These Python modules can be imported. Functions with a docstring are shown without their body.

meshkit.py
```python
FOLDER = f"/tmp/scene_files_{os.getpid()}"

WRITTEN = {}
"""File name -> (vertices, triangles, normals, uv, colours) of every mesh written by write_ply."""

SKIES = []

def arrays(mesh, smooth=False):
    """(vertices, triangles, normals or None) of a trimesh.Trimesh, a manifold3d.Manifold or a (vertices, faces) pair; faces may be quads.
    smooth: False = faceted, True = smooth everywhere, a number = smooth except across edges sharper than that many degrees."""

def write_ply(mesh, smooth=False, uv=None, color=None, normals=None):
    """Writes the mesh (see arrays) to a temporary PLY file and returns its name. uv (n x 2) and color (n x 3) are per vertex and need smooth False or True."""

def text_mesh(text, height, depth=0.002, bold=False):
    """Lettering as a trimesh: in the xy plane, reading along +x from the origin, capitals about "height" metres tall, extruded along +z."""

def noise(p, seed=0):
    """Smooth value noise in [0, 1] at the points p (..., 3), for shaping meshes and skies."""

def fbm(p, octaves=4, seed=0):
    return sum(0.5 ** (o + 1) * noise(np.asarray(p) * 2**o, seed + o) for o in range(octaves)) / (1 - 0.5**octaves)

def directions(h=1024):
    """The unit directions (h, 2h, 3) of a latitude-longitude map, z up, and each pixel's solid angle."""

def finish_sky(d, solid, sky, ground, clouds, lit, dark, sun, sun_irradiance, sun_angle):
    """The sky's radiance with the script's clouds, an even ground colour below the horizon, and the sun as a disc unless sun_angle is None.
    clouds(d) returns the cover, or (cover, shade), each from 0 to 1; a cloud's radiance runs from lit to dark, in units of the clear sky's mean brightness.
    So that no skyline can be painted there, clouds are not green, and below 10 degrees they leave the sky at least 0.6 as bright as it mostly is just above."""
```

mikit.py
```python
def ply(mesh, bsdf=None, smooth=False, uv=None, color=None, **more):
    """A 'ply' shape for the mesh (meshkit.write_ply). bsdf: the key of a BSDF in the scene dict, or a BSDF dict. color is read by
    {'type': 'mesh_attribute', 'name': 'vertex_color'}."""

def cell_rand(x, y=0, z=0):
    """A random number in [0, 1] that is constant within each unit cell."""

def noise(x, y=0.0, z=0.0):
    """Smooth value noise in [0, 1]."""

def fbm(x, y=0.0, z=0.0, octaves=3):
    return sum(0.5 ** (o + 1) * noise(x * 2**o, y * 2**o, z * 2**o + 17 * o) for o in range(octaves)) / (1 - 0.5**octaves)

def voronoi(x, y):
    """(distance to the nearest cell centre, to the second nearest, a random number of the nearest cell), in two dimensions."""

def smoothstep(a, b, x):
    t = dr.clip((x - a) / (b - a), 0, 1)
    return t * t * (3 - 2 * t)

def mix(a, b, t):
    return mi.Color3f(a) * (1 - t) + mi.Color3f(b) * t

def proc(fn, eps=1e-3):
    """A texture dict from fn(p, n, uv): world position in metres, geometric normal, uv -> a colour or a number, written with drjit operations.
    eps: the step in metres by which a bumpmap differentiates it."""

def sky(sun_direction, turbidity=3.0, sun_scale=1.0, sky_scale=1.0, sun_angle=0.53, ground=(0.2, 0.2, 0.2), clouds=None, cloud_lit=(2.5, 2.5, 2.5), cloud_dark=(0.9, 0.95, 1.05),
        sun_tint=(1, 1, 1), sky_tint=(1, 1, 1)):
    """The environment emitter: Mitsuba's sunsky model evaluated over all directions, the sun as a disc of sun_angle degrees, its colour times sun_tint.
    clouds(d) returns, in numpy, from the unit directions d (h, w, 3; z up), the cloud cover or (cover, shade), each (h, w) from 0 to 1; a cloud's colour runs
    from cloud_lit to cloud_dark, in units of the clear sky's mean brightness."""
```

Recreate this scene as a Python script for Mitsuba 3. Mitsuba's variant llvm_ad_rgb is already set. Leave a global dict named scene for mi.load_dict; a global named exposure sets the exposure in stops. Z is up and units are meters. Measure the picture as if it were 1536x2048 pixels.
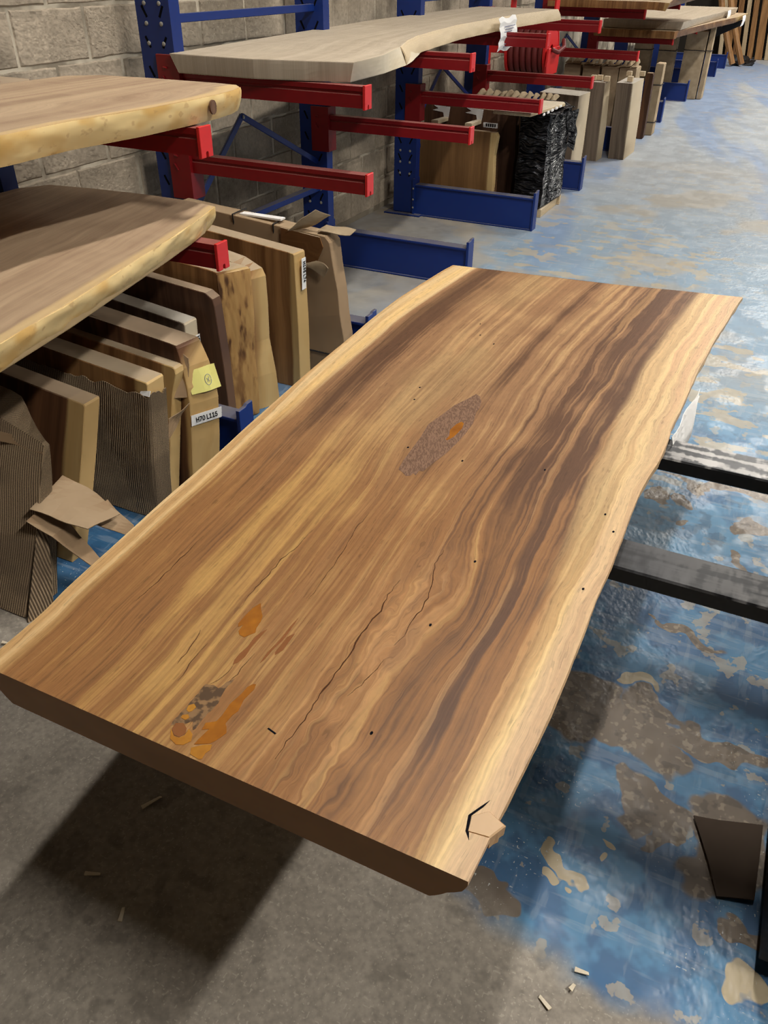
import math
import numpy as np, trimesh, mapbox_earcut, drjit as dr, mitsuba as mi
import mikit, meshkit
from mikit import ply, proc, noise, fbm, voronoi, cell_rand, smoothstep, mix

T = mi.ScalarTransform4f
scene, labels = {}, {}
rng = np.random.default_rng(7)

# ------------------------------------------------------------------ camera, light, exposure
CAM_H, PITCH, YAW, ROLL, FOCAL = 1.65, math.radians(34.69), math.radians(25.1), math.radians(0.8), 1600.0
fw = np.array([-math.sin(YAW) * math.cos(PITCH), math.cos(YAW) * math.cos(PITCH), -math.sin(PITCH)])
rt = np.array([math.cos(YAW), math.sin(YAW), 0.0]); up = np.cross(rt, fw)
up = -rt * math.sin(ROLL) + up * math.cos(ROLL)
origin = np.array([0, 0, CAM_H])
scene['camera'] = dict(type='perspective', fov=math.degrees(2 * math.atan(768 / FOCAL)), fov_axis='x', near_clip=0.05, far_clip=100.0,
                       to_world=T().look_at(origin=origin.tolist(), target=(origin + fw).tolist(), up=up.tolist()))
exposure = 1.6
LAMP_Z = 5.0
# (x, y, power, length along y, width): battens under the roof; the first throws the sharp shadow of the lifted slab
LAMPS = [(2.95, 0.92, 92, 1.2, .16), (-0.25, 3.1, 50, 1.2, .14), (2.6, 6.4, 36, 1.5, .22), (0.6, 10.8, 70, 1.5, .22), (0.6, 16.0, 80, 1.5, .22), (3.4, 12.5, 60, 1.5, .22), (3.6, 18.0, 60, 1.5, .22)]


def lin(r, g, b):
    return [((c / 255) / 12.92 if c / 255 < .04045 else ((c / 255 + .055) / 1.055) ** 2.4) for c in (r, g, b)]


# ------------------------------------------------------------------ mesh helpers
def earcut(p):
    return np.asarray(mapbox_earcut.triangulate_float64(np.asarray(p, float), np.array([len(p)], np.uint32))).reshape(-1, 3)


def area2(p):
    x, y = p[:, 0], p[:, 1]
    return 0.5 * np.sum(x * np.roll(y, -1) - np.roll(x, -1) * y)


def inset(p, d):
    e = np.roll(p, -1, 0) - p
    n = np.stack([-e[:, 1], e[:, 0]], 1) / (np.linalg.norm(e, axis=1, keepdims=True) + 1e-12)   # inward for ccw
    m = n + np.roll(n, 1, 0)
    m = m / np.maximum((m * m).sum(1, keepdims=True), .35) * 2
    return p + m * d


def dense(p, step, closed=True):
    p = np.asarray(p, float); out = []
    q = np.vstack([p, p[:1]]) if closed else p
    for a, b in zip(q[:-1], q[1:]):
        k = max(1, int(round(np.linalg.norm(b - a) / step)))
        out += [a + (b - a) * i / k for i in range(k)]
    if not closed: out.append(q[-1])
    return np.array(out)


def loft(rings, caps=True):
    n = len(rings[0]); V = np.vstack(rings); F = []
    i = np.arange(n); j = (i + 1) % n
    for k in range(len(rings) - 1):
        a, b = k * n, (k + 1) * n
        F += [np.stack([a + i, a + j, b + j], 1), np.stack([a + i, b + j, b + i], 1)]
    return V, F


def prism(poly, d0, d1, axis='y', bev=.003, wob=0.0, seed=0):
    """Extrudes a 2D outline along an axis with chamfered rims. axis y: outline in (x, z); z: in (x, y); x: in (y, z)."""
    p = np.asarray(poly, float)
    if area2(p) < 0: p = p[::-1]
    pi = inset(p, bev) if bev else p
    lv = [(pi, d0), (p, d0 + bev), (p, d1 - bev), (pi, d1)] if bev else [(p, d0), (p, d1)]

    def put(q, d):
        D = np.full(len(q), d)
        return np.stack({'y': [q[:, 0], D, q[:, 1]], 'z': [q[:, 0], q[:, 1], D], 'x': [D, q[:, 0], q[:, 1]]}[axis], 1)
    V, F = loft([put(q, d) for q, d in lv])
    t = earcut(pi); n = len(p); last = (len(lv) - 1) * n
    F = np.vstack(F + [t[:, ::-1], t + last])
    if axis == 'y': F = F[:, ::-1]
    if wob:
        V = V + (meshkit.noise(V * 9 + seed * 7.3, seed) - .5)[:, None] * wob * np.array([1, 1, .3])
    return trimesh.Trimesh(V, F, process=False)


def box(x0, x1, y0, y1, z0, z1, bev=.003):
    return prism([(x0, y0), (x1, y0), (x1, y1), (x0, y1)], z0, z1, 'z', min(bev, .45 * min(abs(x1 - x0), abs(y1 - y0), abs(z1 - z0))))


def cat(*m):
    return trimesh.util.concatenate(list(m))


def bar(a, b, w, h, roll_up=(0, 0, 1)):
    a, b = np.array(a, float), np.array(b, float); d = b - a; L = np.linalg.norm(d); d /= L
    s = np.cross(d, roll_up); s /= np.linalg.norm(s); u = np.cross(s, d)
    m = box(0, L, -w / 2, w / 2, -h / 2, h / 2, .002)
    M = np.eye(4); M[:3, 0], M[:3, 1], M[:3, 2], M[:3, 3] = d, -s, u, a
    m.apply_transform(M); return m


def tube(pts, r, sides=6):
    p = np.asarray(pts, float); t = np.gradient(p, axis=0); t /= np.linalg.norm(t, axis=1, keepdims=True) + 1e-9
    ref = np.where(np.abs(t[:, 2:]) < .9, [0, 0, 1.], [1., 0, 0])
    a = np.cross(t, ref); a /= np.linalg.norm(a, axis=1, keepdims=True); b = np.cross(t, a)
    g = np.arange(sides) * 2 * np.pi / sides
    V = p[:, None] + r * (np.cos(g)[None, :, None] * a[:, None] + np.sin(g)[None, :, None] * b[:, None])
    V2, F = loft([v for v in V]); n = sides; last = (len(p) - 1) * n
    F += [np.array([[0, k + 1, k] for k in range(1, n - 1)]), np.array([[last, last + k, last + k + 1] for k in range(1, n - 1)])]
    return trimesh.Trimesh(V2, np.vstack(F)[:, ::-1], process=False)


def sheet(grid, th=.003):
    """A thin sheet with thickness from a (m, n, 3) grid of points."""
    g = np.asarray(grid, float); m, n = g.shape[:2]
    du, dv = np.gradient(g, axis=0), np.gradient(g, axis=1)
    nn = np.cross(du, dv); nn /= np.linalg.norm(nn, axis=-1, keepdims=True) + 1e-9
    V = np.vstack([(g + nn * th / 2).reshape(-1, 3), (g - nn * th / 2).reshape(-1, 3)])
    q = lambda i, j: i * n + j
    F = []; N = m * n
    for i in range(m - 1):
        for j in range(n - 1):
            a, b, c, d = q(i, j), q(i + 1, j), q(i + 1, j + 1), q(i, j + 1)
            F += [[a, b, c], [a, c, d], [a + N, c + N, b + N], [a + N, d + N, c + N]]
    rim = [q(i, 0) for i in range(m)] + [q(m - 1, j) for j in range(1, n)] + [q(i, n - 1) for i in range(m - 2, -1, -1)] + [q(0, j) for j in range(n - 2, 0, -1)]
    for a, b in zip(rim, rim[1:] + rim[:1]): F += [[a, a + N, b + N], [a, b + N, b]]
    return trimesh.Trimesh(V, F, process=False)


count = {}


def key(name):
    k = count.get(name, 0); count[name] = k + 1
    return name if k == 0 else f'{name}_{k:03d}'


def put(name, mesh, mat, parent=None, label=None, cat_=None, group=None, smooth=False, kind=None, uv=None, **more):
    k = key(f'{parent}__{name}' if parent else name)
    scene[k] = mesh if isinstance(mesh, dict) else ply(mesh, mat, smooth=smooth, uv=uv, **more)
    tag(k, label, cat_, group, kind); return k


def tag(k, label=None, cat_=None, group=None, kind=None):
    d = {a: b for a, b in (('label', label), ('category', cat_), ('group', group), ('kind', kind)) if b}
    if d: labels[k] = {**labels.get(k, {}), **d}


def moved(shape, mat4):
    return {**shape, 'to_world': mat4}


# ------------------------------------------------------------------ materials
def principled(col, rough=.5, spec=.5, **k):
    c = col if isinstance(col, dict) else {'type': 'rgb', 'value': list(col)}
    return {'type': 'twosided', 'bsdf': {'type': 'principled', 'base_color': c, 'roughness': rough, 'specular': spec, **k}}


def bump(b, fn, scale, eps=1e-3):
    return {'type': 'twosided', 'bsdf': {'type': 'bumpmap', 'arbitrary': proc(fn, eps), 'scale': scale, 'bsdf': b['bsdf']}}


def wear_fn(base, worn, dust, amount=.25):
    def fn(p, n, uv):
        c = mix(base, worn, smoothstep(.55, .8, fbm(p.x * 9, p.y * 9, p.z * 9)) * amount)
        return mix(c, dust, smoothstep(.6, .95, n.z) * (.55 + .3 * noise(p.x * 14, p.y * 14)))
    return fn


M_BLUE, M_RED = 'blue_paint', 'red_paint'
scene[M_BLUE] = principled(proc(wear_fn(lin(17, 44, 112), lin(23, 52, 116), lin(112, 108, 104))), .42, .4)
scene[M_RED] = principled(proc(wear_fn(lin(126, 17, 23), lin(114, 21, 26), lin(140, 92, 86), .3)), .42, .4)
scene['red_cap_paint'] = principled(lin(205, 42, 42), .4, .4)
scene['dark_hole'] = principled(lin(10, 11, 18), .9, .1)
scene['bolt_zinc'] = principled(lin(150, 148, 140), .4, .5)
scene['white_paper'] = principled(lin(232, 230, 226), .8, .2)
scene['black_ink'] = principled(lin(22, 20, 24), .8, .2)
scene['grey_ink'] = principled(lin(130, 132, 150), .8, .2)
scene['yellow_paper'] = principled(lin(226, 218, 132), .8, .2)
scene['clear_tape'] = principled(lin(140, 112, 96), .15, .6, clearcoat=.6)
scene['strap'] = principled(lin(38, 36, 36), .5, .4)
scene['black_rubber'] = principled(lin(16, 17, 20), .55, .4)


def steel_fn(p, n, uv):
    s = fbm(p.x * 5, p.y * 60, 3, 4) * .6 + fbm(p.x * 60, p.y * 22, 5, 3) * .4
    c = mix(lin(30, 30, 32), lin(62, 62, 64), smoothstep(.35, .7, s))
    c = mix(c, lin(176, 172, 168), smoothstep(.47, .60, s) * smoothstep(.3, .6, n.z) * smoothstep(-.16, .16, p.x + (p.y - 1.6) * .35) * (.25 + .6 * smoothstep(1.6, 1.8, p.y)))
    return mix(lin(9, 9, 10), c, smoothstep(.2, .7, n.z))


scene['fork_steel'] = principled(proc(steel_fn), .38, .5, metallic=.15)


def end_dust(c, p, n, tone, amt):
    return mix(c, tone, smoothstep(.75, .95, n.z) * (amt + .25 * noise(p.x * 11, p.y * 30, 5)))


def wood(light, dark, sap, dust, dust_amt=.75, sapw=.05, contrast=1.0):
    """uv = (10 * id + metres along the grain, metres from the live edge)."""
    def fn(p, n, uv):
        i = dr.floor(uv.x / 10 + .5); s = uv.x - i * 10; t = uv.y
        wob = (fbm(s * 2.2, i * 7.1, 1.7) - .5) * .09 + (fbm(s * 7, t * 14, i * 3.3) - .5) * .02
        q = t + wob
        a = fbm(q * 16 + i * 13, s * .5, i); b = fbm(q * 60, s * 1.6, i + 4); f = noise(q * 420, s * 16, i)
        k = dr.clip(.5 + (a - .5) * 2.3 * contrast + (b - .5) * 1.1, 0, 1)
        c = mix(light, dark, k)
        c = c * (0.93 + .14 * f)
        sm = 1 - smoothstep(sapw - .010, sapw + .012, t + .3 * wob + (b - .5) * .012)
        c = mix(c, mix(sap, mi.Color3f(sap) * mi.Color3f(.86, .78, .66), b), sm * .92)
        return end_dust(c, p, n, dust, dust_amt)
    return fn


scene['wood_golden'] = principled(proc(wood(lin(160, 118, 74), lin(112, 76, 44), lin(204, 174, 120), lin(178, 160, 134), .75)), .5, .3)
scene['wood_dark'] = principled(proc(wood(lin(112, 76, 50), lin(66, 42, 28), lin(202, 170, 116), lin(178, 156, 130), .75, .07)), .5, .3)
scene['wood_grey'] = principled(proc(wood(lin(128, 112, 95), lin(88, 75, 63), lin(206, 192, 166), lin(182, 176, 164), .75, .015)), .6, .3)
scene['wood_pale'] = principled(proc(wood(lin(206, 188, 156), lin(178, 156, 122), lin(214, 198, 166), lin(208, 198, 178), .6)), .6, .3)
scene['wood_sanded'] = principled(proc(wood(lin(178, 154, 126), lin(152, 126, 102), lin(204, 178, 132), lin(182, 158, 130), .0, .028, .6)), .55, .3)
scene['wood_dusty'] = principled(proc(wood(lin(176, 163, 144), lin(160, 146, 127), lin(206, 196, 174), lin(196, 182, 160), .0, .0, .5)), .6, .3)

scene['wood_brown'] = principled(proc(wood(lin(130, 96, 60), lin(104, 74, 44), lin(200, 172, 122), lin(176, 156, 128), .7, .045, .55)), .5, .3)
scene['wood_walnut'] = principled(proc(wood(lin(104, 74, 54), lin(70, 47, 35), lin(150, 116, 84), lin(172, 152, 128), .7, .0)), .5, .3)


def bark_fn(p, n, uv):
    wx = p.x + (fbm(p.x * 20, p.y * 20, p.z * 9, 3) - .5) * .05
    a = fbm(wx * 34, p.y * 34, p.z * 7, 4); b = fbm(p.x * 80, p.y * 80, p.z * 14, 3); g = fbm(p.x * 6, p.y * 6, p.z * 5, 2)
    c = mix(lin(162, 120, 70), lin(186, 148, 92), b)
    c = mix(c, lin(112, 72, 40), smoothstep(.46, .66, a) * .7)
    return mix(c, lin(70, 44, 28), smoothstep(.56, .70, a) * smoothstep(.38, .58, g) * .9)


scene['bark_edge'] = bump(principled(proc(bark_fn), .6, .3), lambda p, n, uv: fbm(p.x * 40, p.y * 40, p.z * 9, 3), .006)


def live_fn(p, n, uv):
    a = fbm(p.x * 14, p.y * 9, p.z * 14, 3); b = fbm(p.x * 70, p.y * 40, p.z * 50, 3)
    c = mix(lin(222, 196, 140), lin(204, 166, 100), smoothstep(.42, .7, a))
    return mix(c, lin(160, 118, 74), smoothstep(.66, .78, b) * .35)


scene['live_edge_sap'] = bump(principled(proc(live_fn), .5, .3), lambda p, n, uv: fbm(p.x * 22, p.y * 14, p.z * 22, 3), .004)


def card_fn(p, n, uv):
    c = mix(lin(158, 132, 102), lin(142, 116, 88), fbm(p.x * 8, p.y * 8, p.z * 5))
    return mix(c, lin(176, 156, 128), smoothstep(.7, .95, n.z) * .5)


scene['cardboard'] = principled(proc(card_fn), .8, .2)


def corr_fn(p, n, uv):
    s = .5 + .5 * dr.cos(uv.x * (2 * math.pi / .0085))
    c = mix(lin(176, 152, 122), lin(72, 58, 44), smoothstep(.3, .8, s) * .8)
    c = mix(c, lin(104, 88, 72), smoothstep(.52, .64, fbm(p.x * 4, p.y * 4, p.z * 7)) * .45)
    return c


scene['corrugated_card'] = bump(principled(proc(corr_fn), .8, .2), lambda p, n, uv: dr.cos(uv.x * (2 * math.pi / .0085)), .0016, 5e-4)
scene['brown_paper'] = principled(proc(lambda p, n, uv: mix(lin(178, 160, 132), lin(140, 120, 94), fbm(p.x * 16, p.y * 16, p.z * 16))), .8, .2)
scene['black_film'] = bump(principled(lin(24, 24, 27), .2, .8, clearcoat=.5), lambda p, n, uv: fbm(p.x * 9, p.y * 9, p.z * 46 + 6 * fbm(p.x * 8, p.y * 8, p.z * 3, 2), 3), .09)


# main slab: uv = (metres along, 0..1 across)
def gauss(x, c, s):
    return dr.exp(-dr.square((x - c) / s))


def slab_fn(p, n, uv):
    u, w = uv.x, uv.y
    g = gauss(u, 1.06, .15)
    w1 = w - .05 * g * gauss(w, .76, .075) + .02 * gauss(u, 1.6, .25) * (gauss(w, .40, .06) - gauss(w, .58, .06))
    burl = gauss(u, .9, .24) * gauss(w, .66, .06) + .7 * gauss(u, .60, .10) * gauss(w, .70, .10)
    right = smoothstep(.54, .66, w)
    wob = (fbm(u * 1.1, w * 2.5, 1.0) - .5) * .045 + (fbm(u * 4.5, w * 14, 2.0) - .5) * (.008 + .016 * right) + (fbm(u * 16, w * 30, 2.5) - .5) * (.003 + .008 * right + .05 * burl)
    q = w1 + wob
    s1 = fbm(q * 17, u * .40, 3.0, 3); s2 = fbm(q * 70, u * .9, 5.0, 3); s3 = fbm(q * 230, u * 3, 7.0, 2); f = noise(q * 800, u * 45, 1)
    mot = fbm(u * 9, w * 12, 33.0, 3)
    far = smoothstep(1.1, 1.9, u)
    # how brown: dark band beside the left sapwood, golden heart, brown right half
    d = .33 + .50 * gauss(q, .125 + .02 * far, .05) * (.5 + .7 * far) + .30 * gauss(q, .20, .05) * (1 - .4 * far) - .08 * gauss(q, .33, .06)
    d = d + (.12 + .14 * far) * smoothstep(.50, .62, q) + .20 * gauss(q, .80, .06) + .12 * gauss(q, .70, .03) * far + .12 * gauss(u, 1.45, .35) * gauss(q, .70, .13)
    calm = smoothstep(.35, .6, fbm(u * .9, w * 3.5, 55.0, 2))
    d = d + (s1 - .5) * (.55 + .25 * right + .35 * calm) + (s2 - .5) * (.45 + .4 * right + .2 * calm) + (s3 - .5) * .42 + (mot - .5) * .4
    d = dr.clip(d, 0, 1)
    gold = mix(lin(170, 131, 76), lin(166, 128, 79), smoothstep(.35, .5, q)); gold = mix(gold, lin(168, 133, 93), far)
    mid = mix(lin(136, 94, 55), lin(138, 102, 71), far)
    c = mix(gold, mid, smoothstep(.05, .5, d)); c = mix(c, lin(86, 58, 40), smoothstep(.52, 1.0, d) * .95)
    # fine dark lines of the striped right half and pale curls
    line = smoothstep(.58, .70, fbm(q * 58, u * .8, 11.0, 3)) * (.2 + .5 * right)
    c = mix(c, lin(88, 60, 40), line * .5)
    curl = smoothstep(.60, .70, fbm(q * 48 + 3, u * 1.1, 21.0, 3)) * (.2 + .5 * right)
    c = mix(c, lin(196, 152, 102), curl * .45)
    c = mix(c, lin(178, 132, 86), burl * .45 * smoothstep(.4, .6, fbm(u * 9, w * 12, 4.0)))
    c = mix(c, lin(112, 80, 56), smoothstep(.54, .66, fbm(u * 8, w * 17, 14.0)) * (burl + .45 * gauss(q, .3, .05) * gauss(u, 1.9, .3)) * .55)
    c = mix(c, lin(136, 114, 78), .30 * smoothstep(.5, .65, fbm(u * 3.5, w * 6, 31.0)) * gauss(w, .36, .12) * far)
    # sapwood
    nb = (s2 - .5) * .03 + (s1 - .5) * .05
    lw = .055 + .03 * smoothstep(1.2, 2.6, u); rw = .925 - .04 * smoothstep(.9, 2.0, u) - .015 * smoothstep(1.9, 2.6, u)
    sl = 1 - smoothstep(lw - .018, lw + .018, w + nb); sr = smoothstep(rw - .02, rw + .02, w1 + nb * 1.2)
    sapl = mix(lin(206, 176, 130), lin(184, 146, 98), smoothstep(.40, .64, s2)); sapl = mix(sapl, lin(214, 178, 114), gauss(w, .055, .016) * .6)
    sapr = mix(lin(212, 182, 128), lin(180, 144, 96), smoothstep(.38, .62, s2)); sapr = mix(sapr, lin(190, 158, 124), smoothstep(.945, .965, w + nb * .4) * (.75 - .4 * far))
    sapr = mix(sapr, lin(150, 122, 82), smoothstep(.52, .64, fbm(q * 30, u * .9, 17.0, 2)) * .6 * gauss(u, 1.55, .35))
    sapr = mix(sapr, lin(196, 150, 112), smoothstep(.5, .62, fbm(q * 44, u * .8, 23.0, 2)) * .75 * smoothstep(1.6, 2.3, u))
    sapr = mix(sapr, lin(184, 156, 120), .45 * far)
    c = mix(c, sapl, sl * .95); c = mix(c, sapr, sr * .95)
    pores = smoothstep(.80, .9, noise(q * 520, u * 34, 2))
    c = c * (.92 + .14 * f) * (1 - .2 * pores) * (.87 + .26 * fbm(q * 330, u * 4, 61.0, 2))
    c = c * (.96 + .08 * fbm(u * 150, w * 150, 3.0, 2))
    return c


def slab_edge(p, n, uv):
    c = slab_fn(p, n, uv)
    side = smoothstep(.25, .8, dr.abs(n.y))
    return mix(c, mi.Color3f(lin(132, 92, 52)) * (.85 + .3 * fbm(p.x * 14, p.y * 3, p.z * 26, 3)), side)


scene['slab_wood'] = principled(proc(slab_edge), .46, .35)
scene['knot_wood'] = principled(proc(lambda p, n, uv: mix(lin(124, 94, 74), lin(98, 71, 53), smoothstep(.3, .7, fbm(p.x * 420 + 4 * fbm(p.x * 30, p.y * 30, 1.0, 2) + p.y * 160, p.y * 120 - p.x * 60, 2.0, 3)))), .6, .3)
scene['resin'] = principled(proc(lambda p, n, uv: mix(lin(158, 98, 20), lin(122, 68, 16), fbm(p.x * 50, p.y * 50, 1.0, 3))), .3, .5)
scene['resin_yellow'] = principled(proc(lambda p, n, uv: mix(lin(172, 120, 40), lin(146, 92, 28), fbm(p.x * 80, p.y * 80, 1.0, 3))), .3, .5)
scene['resin_brown'] = principled(lin(124, 76, 38), .35, .5)
scene['burl_bark'] = principled(proc(lambda p, n, uv: mix(lin(128, 98, 66), lin(78, 58, 40), smoothstep(.35, .65, fbm(p.x * 120, p.y * 120, 2.0, 3)))), .5, .3)
scene['crack_dark'] = principled(lin(74, 46, 28), .9, .1)


# floor
def floor_fn(p, n, uv):
    x, y = p.x, p.y
    wx = x + (fbm(x * 7, y * 7, 1.0, 4) - .5) * .22; wy = y + (fbm(x * 7, y * 7, 9.0, 4) - .5) * .22
    fine = fbm(x * 60, y * 60, 3.0, 3); med = fbm(x * 14, y * 14, 5.0, 4); big = fbm(x * 1.6, y * 1.6, 6.0, 3)
    conc = mix(lin(150, 142, 130), lin(128, 120, 109), med); conc = conc * (.78 + .44 * fbm(x * 110, y * 110, 3.0, 3))
    conc = mix(conc, lin(176, 168, 154), smoothstep(.80, .9, noise(x * 230, y * 230)) * .45)
    conc = mix(conc, lin(84, 78, 70), smoothstep(.58, .78, fbm(x * 24, y * 24, 77.0, 4)) * .35)
    blue = mix(lin(78, 126, 162), lin(60, 98, 136), smoothstep(.4, .62, med)); blue = mix(blue, lin(98, 146, 178), smoothstep(.5, .66, big) * .6)
    blue = mix(blue, lin(44, 72, 100), smoothstep(.55, .68, fbm(x * 20, y * 20, 15.0, 4)) * .5 * smoothstep(.38, .6, big + .08))
    blue = mix(blue, lin(38, 76, 112), .75 * smoothstep(-1.15, -1.4, x) * (1 - smoothstep(2.6, 3.1, y)))  # shade under the nearest rack, painted into the blue as a darker tone
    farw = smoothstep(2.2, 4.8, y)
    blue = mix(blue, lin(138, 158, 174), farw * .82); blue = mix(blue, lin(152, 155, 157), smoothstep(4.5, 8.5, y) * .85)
    scr = smoothstep(.58, .70, fbm(x * 7, y * 46, 8.0, 4)) * .45 + smoothstep(.62, .74, fbm(x * 46, y * 11, 18.0, 4)) * .4
    blue = mix(blue, lin(164, 172, 176), scr * (.4 + .3 * farw))
    # worn streak of bare blue along the aisle, far away
    blue = mix(blue, lin(108, 134, 172), farw * .6 * smoothstep(.45, .62, fbm((x + .25 * y) * 2.2, y * .35, 28.0, 3)))
    sand = mix(lin(182, 168, 138), lin(166, 152, 126), med)
    flake = smoothstep(.57, .61, fbm(x * 9 + 3, y * 13, 40.0, 5)) * smoothstep(1.9, 3.2, y) * smoothstep(.44, .56, fbm(x * 1.7, y * 1.7, 41.0, 2)) * (1 - .7 * smoothstep(5., 8., y))
    flake2 = smoothstep(.69, .72, fbm(x * 17, y * 17, 44.0, 5)) * (1 - .6 * farw) * .8 * smoothstep(-1.3, -1.0, x)

    def ell(cx, cy, rx, ry, a=0.0):
        c, s = math.cos(a), math.sin(a); dx, dy = wx - cx, wy - cy
        return 1 - smoothstep(.93, 1.07, dr.sqrt(dr.square((dx * c + dy * s) / rx) + dr.square((-dx * s + dy * c) / ry)))
    mud = dr.maximum(ell(-.16, 1.60, .12, .13), ell(.0, 1.54, .17, .085, -.5))
    for e in ((.17, 1.60, .24, .045, -.28), (.075, 1.33, .085, .06, .2), (.10, 1.26, .03, .04), (.14, 2.86, .30, .035, -.03), (-.10, 2.70, .06, .05), (-.02, 2.76, .04, .05), (.03, 2.56, .05, .02, .5), (.225, 2.63, .04, .06), (.2, 2.42, .022, .05), (.36, 1.10, .05, .03), (.11, 1.98, .09, .025, -.3), (.25, 1.30, .1, .15, .3), (.0, 2.02, .025, .012)):
        mud = dr.maximum(mud, ell(*e))
    oval = ell(-.15, .932, .062, .042)
    beige = dr.maximum(ell(-.012, 1.715, .05, .03, -.2), ell(-.045, 1.10, .035, .016, -.4))
    for e in ((.03, 1.20, .02, .012), (.33, .975, .02, .04), (.05, 1.14, .012, .02), (-.05, 1.07, .015, .01)): beige = dr.maximum(beige, ell(*e))
    c = blue
    c = mix(c, sand, dr.maximum(flake, flake2) * .7)
    mudc = mix(lin(128, 114, 98), lin(96, 84, 72), med); mudc = mix(mudc, lin(164, 150, 130), smoothstep(.62, .75, fbm(x * 75, y * 75, 2.0, 2)) * .5); mudc = mix(mudc, lin(70, 62, 54), smoothstep(.6, .72, fbm(x * 40, y * 40, 19.0, 3)) * .5)
    c = mix(c, mudc, mud); c = mix(c, mix(lin(124, 112, 98), lin(96, 86, 76), med), oval); c = mix(c, sand, beige)
    # dusty strip in front of the wall, and sand coloured worn spots
    c = mix(c, mix(lin(150, 146, 138), lin(128, 122, 112), med), smoothstep(-1.55, -2.3, wx) * smoothstep(2.6, 3.4, wy) * .9)
    c = mix(c, lin(164, 152, 130), smoothstep(.5, .62, fbm(x * 1.6, y * 1.6, 50.0, 5)) * smoothstep(3.2, 4.5, y) * (1 - smoothstep(7., 10., y)) * .55)
    # tiny white specks
    c = mix(c, lin(200, 204, 200), smoothstep(.90, .95, noise(x * 210, y * 210, 4)) * smoothstep(.45, .6, fbm(x * 5, y * 5, 70.0, 2)) * .8 * (1 - smoothstep(1.2, 2.0, y)))
    edge = y - .90 + .19 * x + (fbm(x * 5, y * 5, 60.0, 4) - .5) * .16
    return mix(conc, c, smoothstep(-.035, .03, edge))


def floor_rough(p, n, uv):
    e = smoothstep(-.05, .05, p.y - .90 + .19 * p.x)
    return .85 - e * (.47 - .22 * smoothstep(.45, .6, fbm(p.x * 9, p.y * 9, 5.0, 3)))


def floor_h(p, n, uv):
    return fbm(p.x * 26, p.y * 26, 2.0, 4) + .4 * fbm(p.x * 90, p.y * 60, 5.0, 2)


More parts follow.
